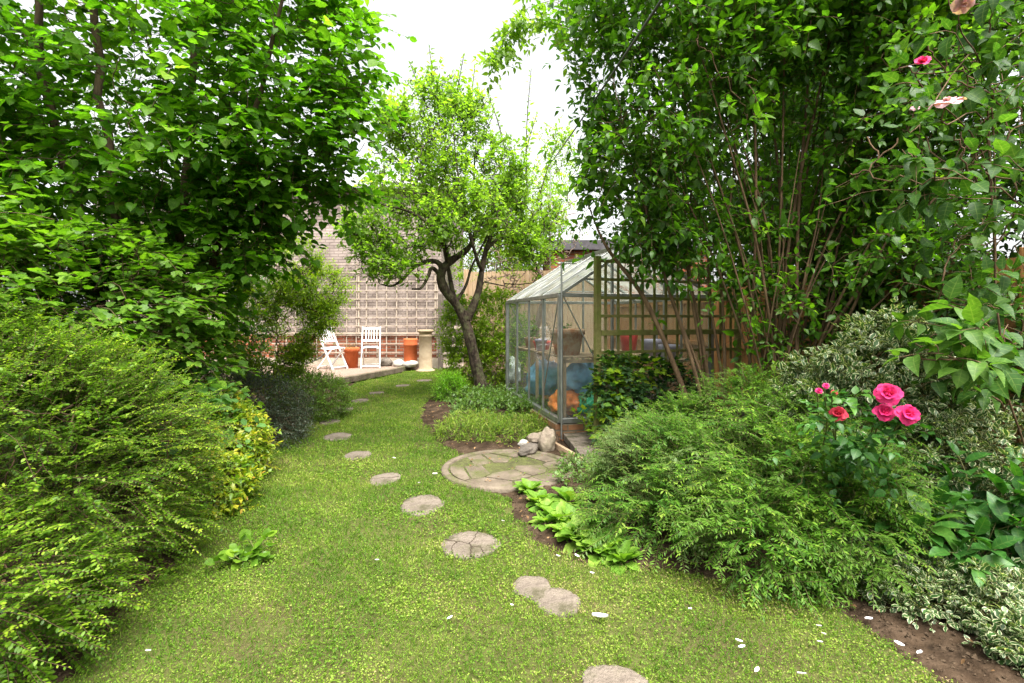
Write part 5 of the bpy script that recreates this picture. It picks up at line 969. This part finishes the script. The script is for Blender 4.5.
# dogwood at the right edge, in front
shrub('dogwood', 'nearest shrub at the right edge with large drooping veined leaves', 'shrub', [((2.38, 2.55, 1.30), (.36, .35, .28)), ((2.60, 2.7, 1.9), (.42, .40, .40)), ((2.2, 2.7, 2.15), (.34, .35, .25)), ((2.75, 2.7, 1.2), (.40, .40, .45)), ((2.7, 2.8, 2.7), (.6, .45, .45))], (2.75, 2.95, 0), 62, .36, 'dogwood', T_DOG, .105, 8, 101,
      mode='opposite', ang=55, up=.75, flat=.3, droop=.35, pull=(-.35, -.25, 0), stems=9, stem_r=.018, ntw=60, twr=.004, bark='barkbrown', shoot_r=.003, petiole=.2, nin=50, q=3, gap=(-.35, 2), gf=2.2)
shrub('dogwood', 'arching branch with the largest pale veined leaves, right of the roses', 'shrub', [(tuple(at(948, 350, 2.05)), (.17, .10, .09)), (tuple(at(985, 325, 2.1)), (.14, .1, .08))], (2.75, 2.75, 0), 9, .22, 'dogwood', T_DOG, .120, 7, 106, mode='opposite', ang=58, up=.7, droop=.4, pull=(-.6, -.3, 0), stems=2, stem_r=.010, ntw=4, twr=.004, bark='barkbrown', shoot_r=.003, petiole=.2, q=2, bias=.12)
shrub('fence_climber', 'dark leafy climber covering the orange fence at the right edge', 'climber', [((3.05, 4.55, 1.2), (.30, .5, .55)), ((3.25, 3.9, 1.5), (.3, .5, .6)), ((3.35, 3.3, 1.0), (.3, .6, .7)), ((3.0, 4.9, 1.75), (.35, .5, .35))], (3.2, 3.9, 0), 700, .3, 'hedge', T_OVATE, .075, 9, 105, q=3, stems=9, stem_r=.012, ntw=90, bark='barkbrown', gap=(-.25, 2), gf=2.2, pull=(-.4, -.2, 0))
shrub('neighbour_tree', 'dark leafy tree beyond the fence filling the right side', 'tree', [((4.6, 4.4, 3.0), (.9, 1.6, 1.9)), ((4.2, 6.2, 3.4), (1.0, 1.5, 2.0)), ((4.4, 3.2, 2.2), (.6, .9, 1.2)), ((3.6, 4.4, 4.6), (1.2, 1.2, .9)), ((4.0, 6.6, 2.6), (.9, 1.2, 1.5))], (4.6, 5.0, 0), 2300, .45, 'hedge', T_OVATE, .10, 10, 102, q=3.5, nin=500, stems=8, stem_r=.06, ntw=160, twr=.006, bark='barkdark', shoot_r=0, gap=(-.35, 3), gf=1.5)

shrub('neighbour_tree', 'dark leafy tree beyond the fence behind the many stemmed shrub', 'tree', [((3.3, 8.2, 3.4), (1.2, 1.0, 1.9)), ((4.4, 7.8, 3.0), (1.2, 1.1, 2.2)), ((2.6, 9.2, 3.9), (.9, .8, 1.3)), ((4.0, 7.5, 5.4), (1.6, 1.2, 1.4))], (4.0, 8.2, 0), 2400, .50, 'hedge', T_OVATE, .11, 10, 103, q=3.5, nin=600, stems=8, stem_r=.06, ntw=160, twr=.007, bark='barkdark', shoot_r=0, gap=(-.45, 3), gf=1.3)
shrub('background_tree', 'pale green tree beyond the back fence between house and outbuilding', 'tree', [((-.6, 14.5, 3.2), (1.3, 1.0, 1.3)), ((.3, 14.0, 2.6), (.9, .8, 1.2)), (tuple(at(540, 200, 14)), (.9, .8, 1.0)), (tuple(at(500, 215, 14)), (.8, .7, 1.1)), (tuple(at(560, 150, 14.5)), (.6, .5, .8))], (-.4, 14.5, 0), 1500, .5, 'lime', T_OVATE, .10, 10, 104, q=3, stems=5, stem_r=.05, ntw=120, twr=.008, bark='barkdark', shoot_r=0, gap=(-.4, 1), gf=1.2)
# roses -------------------------------------------------------------------------
def flower(parent, c, face, R, mat, seed, layers=((6, 1.0, .35), (6, .82, .75), (5, .58, 1.1), (4, .34, 1.35)), name='flower'):
    rg = np.random.default_rng(seed); f = np.array(face, float); f /= np.linalg.norm(f); s = np.cross(f, (0, 0, 1)); s /= np.linalg.norm(s); n = np.cross(s, f); a = Arr()
    for li, (k, rr, lift) in enumerate(layers):
        for j in range(k):
            az = 2 * np.pi * (j + .5 * (li % 2)) / k + rg.normal(0, .12); rad = s * math.cos(az) + n * math.sin(az); tg_ = np.cross(f, rad); L = R * rr * rg.uniform(.9, 1.1); wd = L * 1.9 * math.sin(np.pi / k) * 1.25; V = []; A = []
            for iu in range(6):
                u = iu / 5; th = lift + u * (.55 if li else .1) - (.55 * u * u if li < 2 else 0)
                base = rad * L * u * math.cos(th) + f * L * (u * math.sin(th)) + f * R * .02
                for iv in range(5):
                    v = iv / 2 - 1; w_ = wd * .5 * math.sin(math.pi * (.12 + .70 * u)) ; cup = -rad * 0 + f * (.10 * L * v * v * u) - rad * (.16 * L * v * v * u * (1 if li > 1 else .5))
                    V.append(np.array(c) + base + tg_ * w_ * v + cup + f * rg.normal(0, .045 * L) * u * u + rad * rg.normal(0, .03 * L) * u); A.append((rg.uniform(.2, .5) + .4 * u - .1 * li, v, u))
            a.add(V, [(iu * 5 + iv, iu * 5 + iv + 1, (iu + 1) * 5 + iv + 1, (iu + 1) * 5 + iv) for iu in range(5) for iv in range(4)], None, A)
    return a.build(name, mat, parent)
RB = np.array([2.0, 2.85, 0]); t = thing('rose_bush', 'rose bush with three large pink roses and smaller red ones', 'rose', RB); rg = np.random.default_rng(111)
FL = [(888, 394, 2.12, .050, 'rose'), (884, 413, 2.14, .042, 'rose'), (907, 414.5, 2.08, .047, 'rose'), (838, 414, 2.2, .038, 'rosered'), (826, 386, 2.25, .014, 'rose'), (819, 391, 2.25, .017, 'rose'), (834, 393, 2.25, .014, 'rosered')]
sb = Arr(); lf = Arr()
for i, (px, py, Y, R, m) in enumerate(FL):
    c = at(px, py, Y); flower(t, c, (-.35 + .2 * (i % 3 - 1), -.9, .45 + .25 * (i % 2)), R, M[m], 200 + i, name='flower' if i < 3 else 'small_flower')
    p = smooth_path([RB + (rg.normal(0, .05), rg.normal(0, .05), 0), RB * .6 + c * .4 + (rg.normal(0, .05), .08, .1), c * .8 + RB * .2 + (0, .06, .0), c + (.01, .03, -.02)], 14); tubes(sb, p[None], np.linspace(.006, .003, 14)[None], 6)
    Pl = make_shoots(rg, p[[3, 5, 6, 7, 8, 9, 10, 11, 12]], rg.normal(0, .6, (9, 3)) + (0, -.5, .1), rg.uniform(.14, .24, 9), 5, .2); leaves_on(lf, rg, Pl, 8, .055, T_OVATE, 'distichous', 60, .2, .6, .3, wid=(1.1, 1.4))
sb.build('stem', M['twig'], t); lf.build('foliage', M['glossy'], t)
t = thing('climbing_rose', 'climbing rose with pale pink open flowers at the top right', 'rose', (2.9, 3.05, 0)); sb = Arr(); lf = Arr()
for i, (px, py, Y, R, m, fc) in enumerate([(922, 63, 2.25, .032, 'rose', (-.3, -.6, .4)), (947, 102, 2.2, .062, 'palepink', (-.3, -.35, .9)), (963, 4, 2.2, .045, 'palepink', (-.1, -.6, -.5)), (915, 108, 2.25, .020, 'palepink', (-.3, -.5, .6))]):
    c = at(px, py, Y); flower(t, c, fc, R, M[m], 230 + i, ((5, 1.0, .25), (5, .35, 1.0)) if m == 'palepink' else ((6, 1.0, .8), (5, .8, 1.1), (4, .5, 1.3)), name='flower')
    p = smooth_path([np.array((2.9, 3.05, 0)), np.array((2.95, 3.05, 1.2)), np.array((2.75, 2.9, 2.2 + .2 * i)), c + (.08, .1, -.06), c + (.01, .02, -.01)], 20); tubes(sb, p[None], np.linspace(.006, .002, 20)[None], 6)
    Pl = make_shoots(rg, p[8:19], rg.normal(0, .6, (11, 3)) + (-.2, -.2, .1), rg.uniform(.12, .25, 11), 5, .3); leaves_on(lf, rg, Pl[::2], 6, .05, T_OVATE, 'distichous', 60, .2, .6, .3, wid=(1.1, 1.4))
sb.build('stem', M['barkbrown'], t); lf.build('foliage', M['dogwood'], t)

# fallen petals --------------------------------------------------------------------
PET = [(600, 617, .045, 1), (450, 618, .018, 0), (690, 609, .016, 0), (739, 641, .018, 0), (742, 647, .018, 0), (757, 670, .017, 0), (802, 674, .02, 0), (419, 483, .022, 0), (435, 474, .028, 0), (377, 560, .014, 0), (503, 521, .016, 0), (558, 556, .016, 0), (577, 556, .02, 0), (869, 619, .022, 0), (920, 653, .022, 0), (819, 626, .015, 0), (824, 634, .015, 0), (820, 642, .014, 0), (592, 573, .015, 0), (394, 458, .02, 0), (512, 605, .012, 0), (148, 651, .016, 0), (899, 644, .022, 0)]
rg = np.random.default_rng(7); base = None
for i, (px, py, L, big) in enumerate(PET):
    p = gr(px, py, .035)
    if base is None or big:
        V = []; n = 7
        for iu in range(n):
            for iv in range(5):
                u = iu / (n - 1); v = iv / 2 - 1; V.append(((u - .5), v * .27 * math.sin(math.pi * min(max(u, .03), .97)) ** .6, .10 * v * v + .12 * (u - .5) ** 2))
        a = Arr(); a.add(V, [(iu * 5 + iv, iu * 5 + iv + 1, (iu + 1) * 5 + iv + 1, (iu + 1) * 5 + iv) for iu in range(n - 1) for iv in range(4)]); o = a.build('fallen_petal', M['petal']); base = o if not big else base
        if base is None: base = o
        if big: big_o = o
    else:
        o = base.copy(); COL.objects.link(o)
    if i == 1: pass
    o.location = tuple(p); o.scale = (L * 1.5, L * (1.1 if big else 1.5), L * 2.2); o.rotation_euler = (rg.normal(0, .2), rg.normal(0, .2), rg.uniform(-1, 1) + (-.6 if big else 0))
    tag(o, 'largest long white fallen petal beside the pair of stepping stones' if big else 'small white petal fallen on the lawn or soil', 'petal', 'white petals fallen on the lawn')
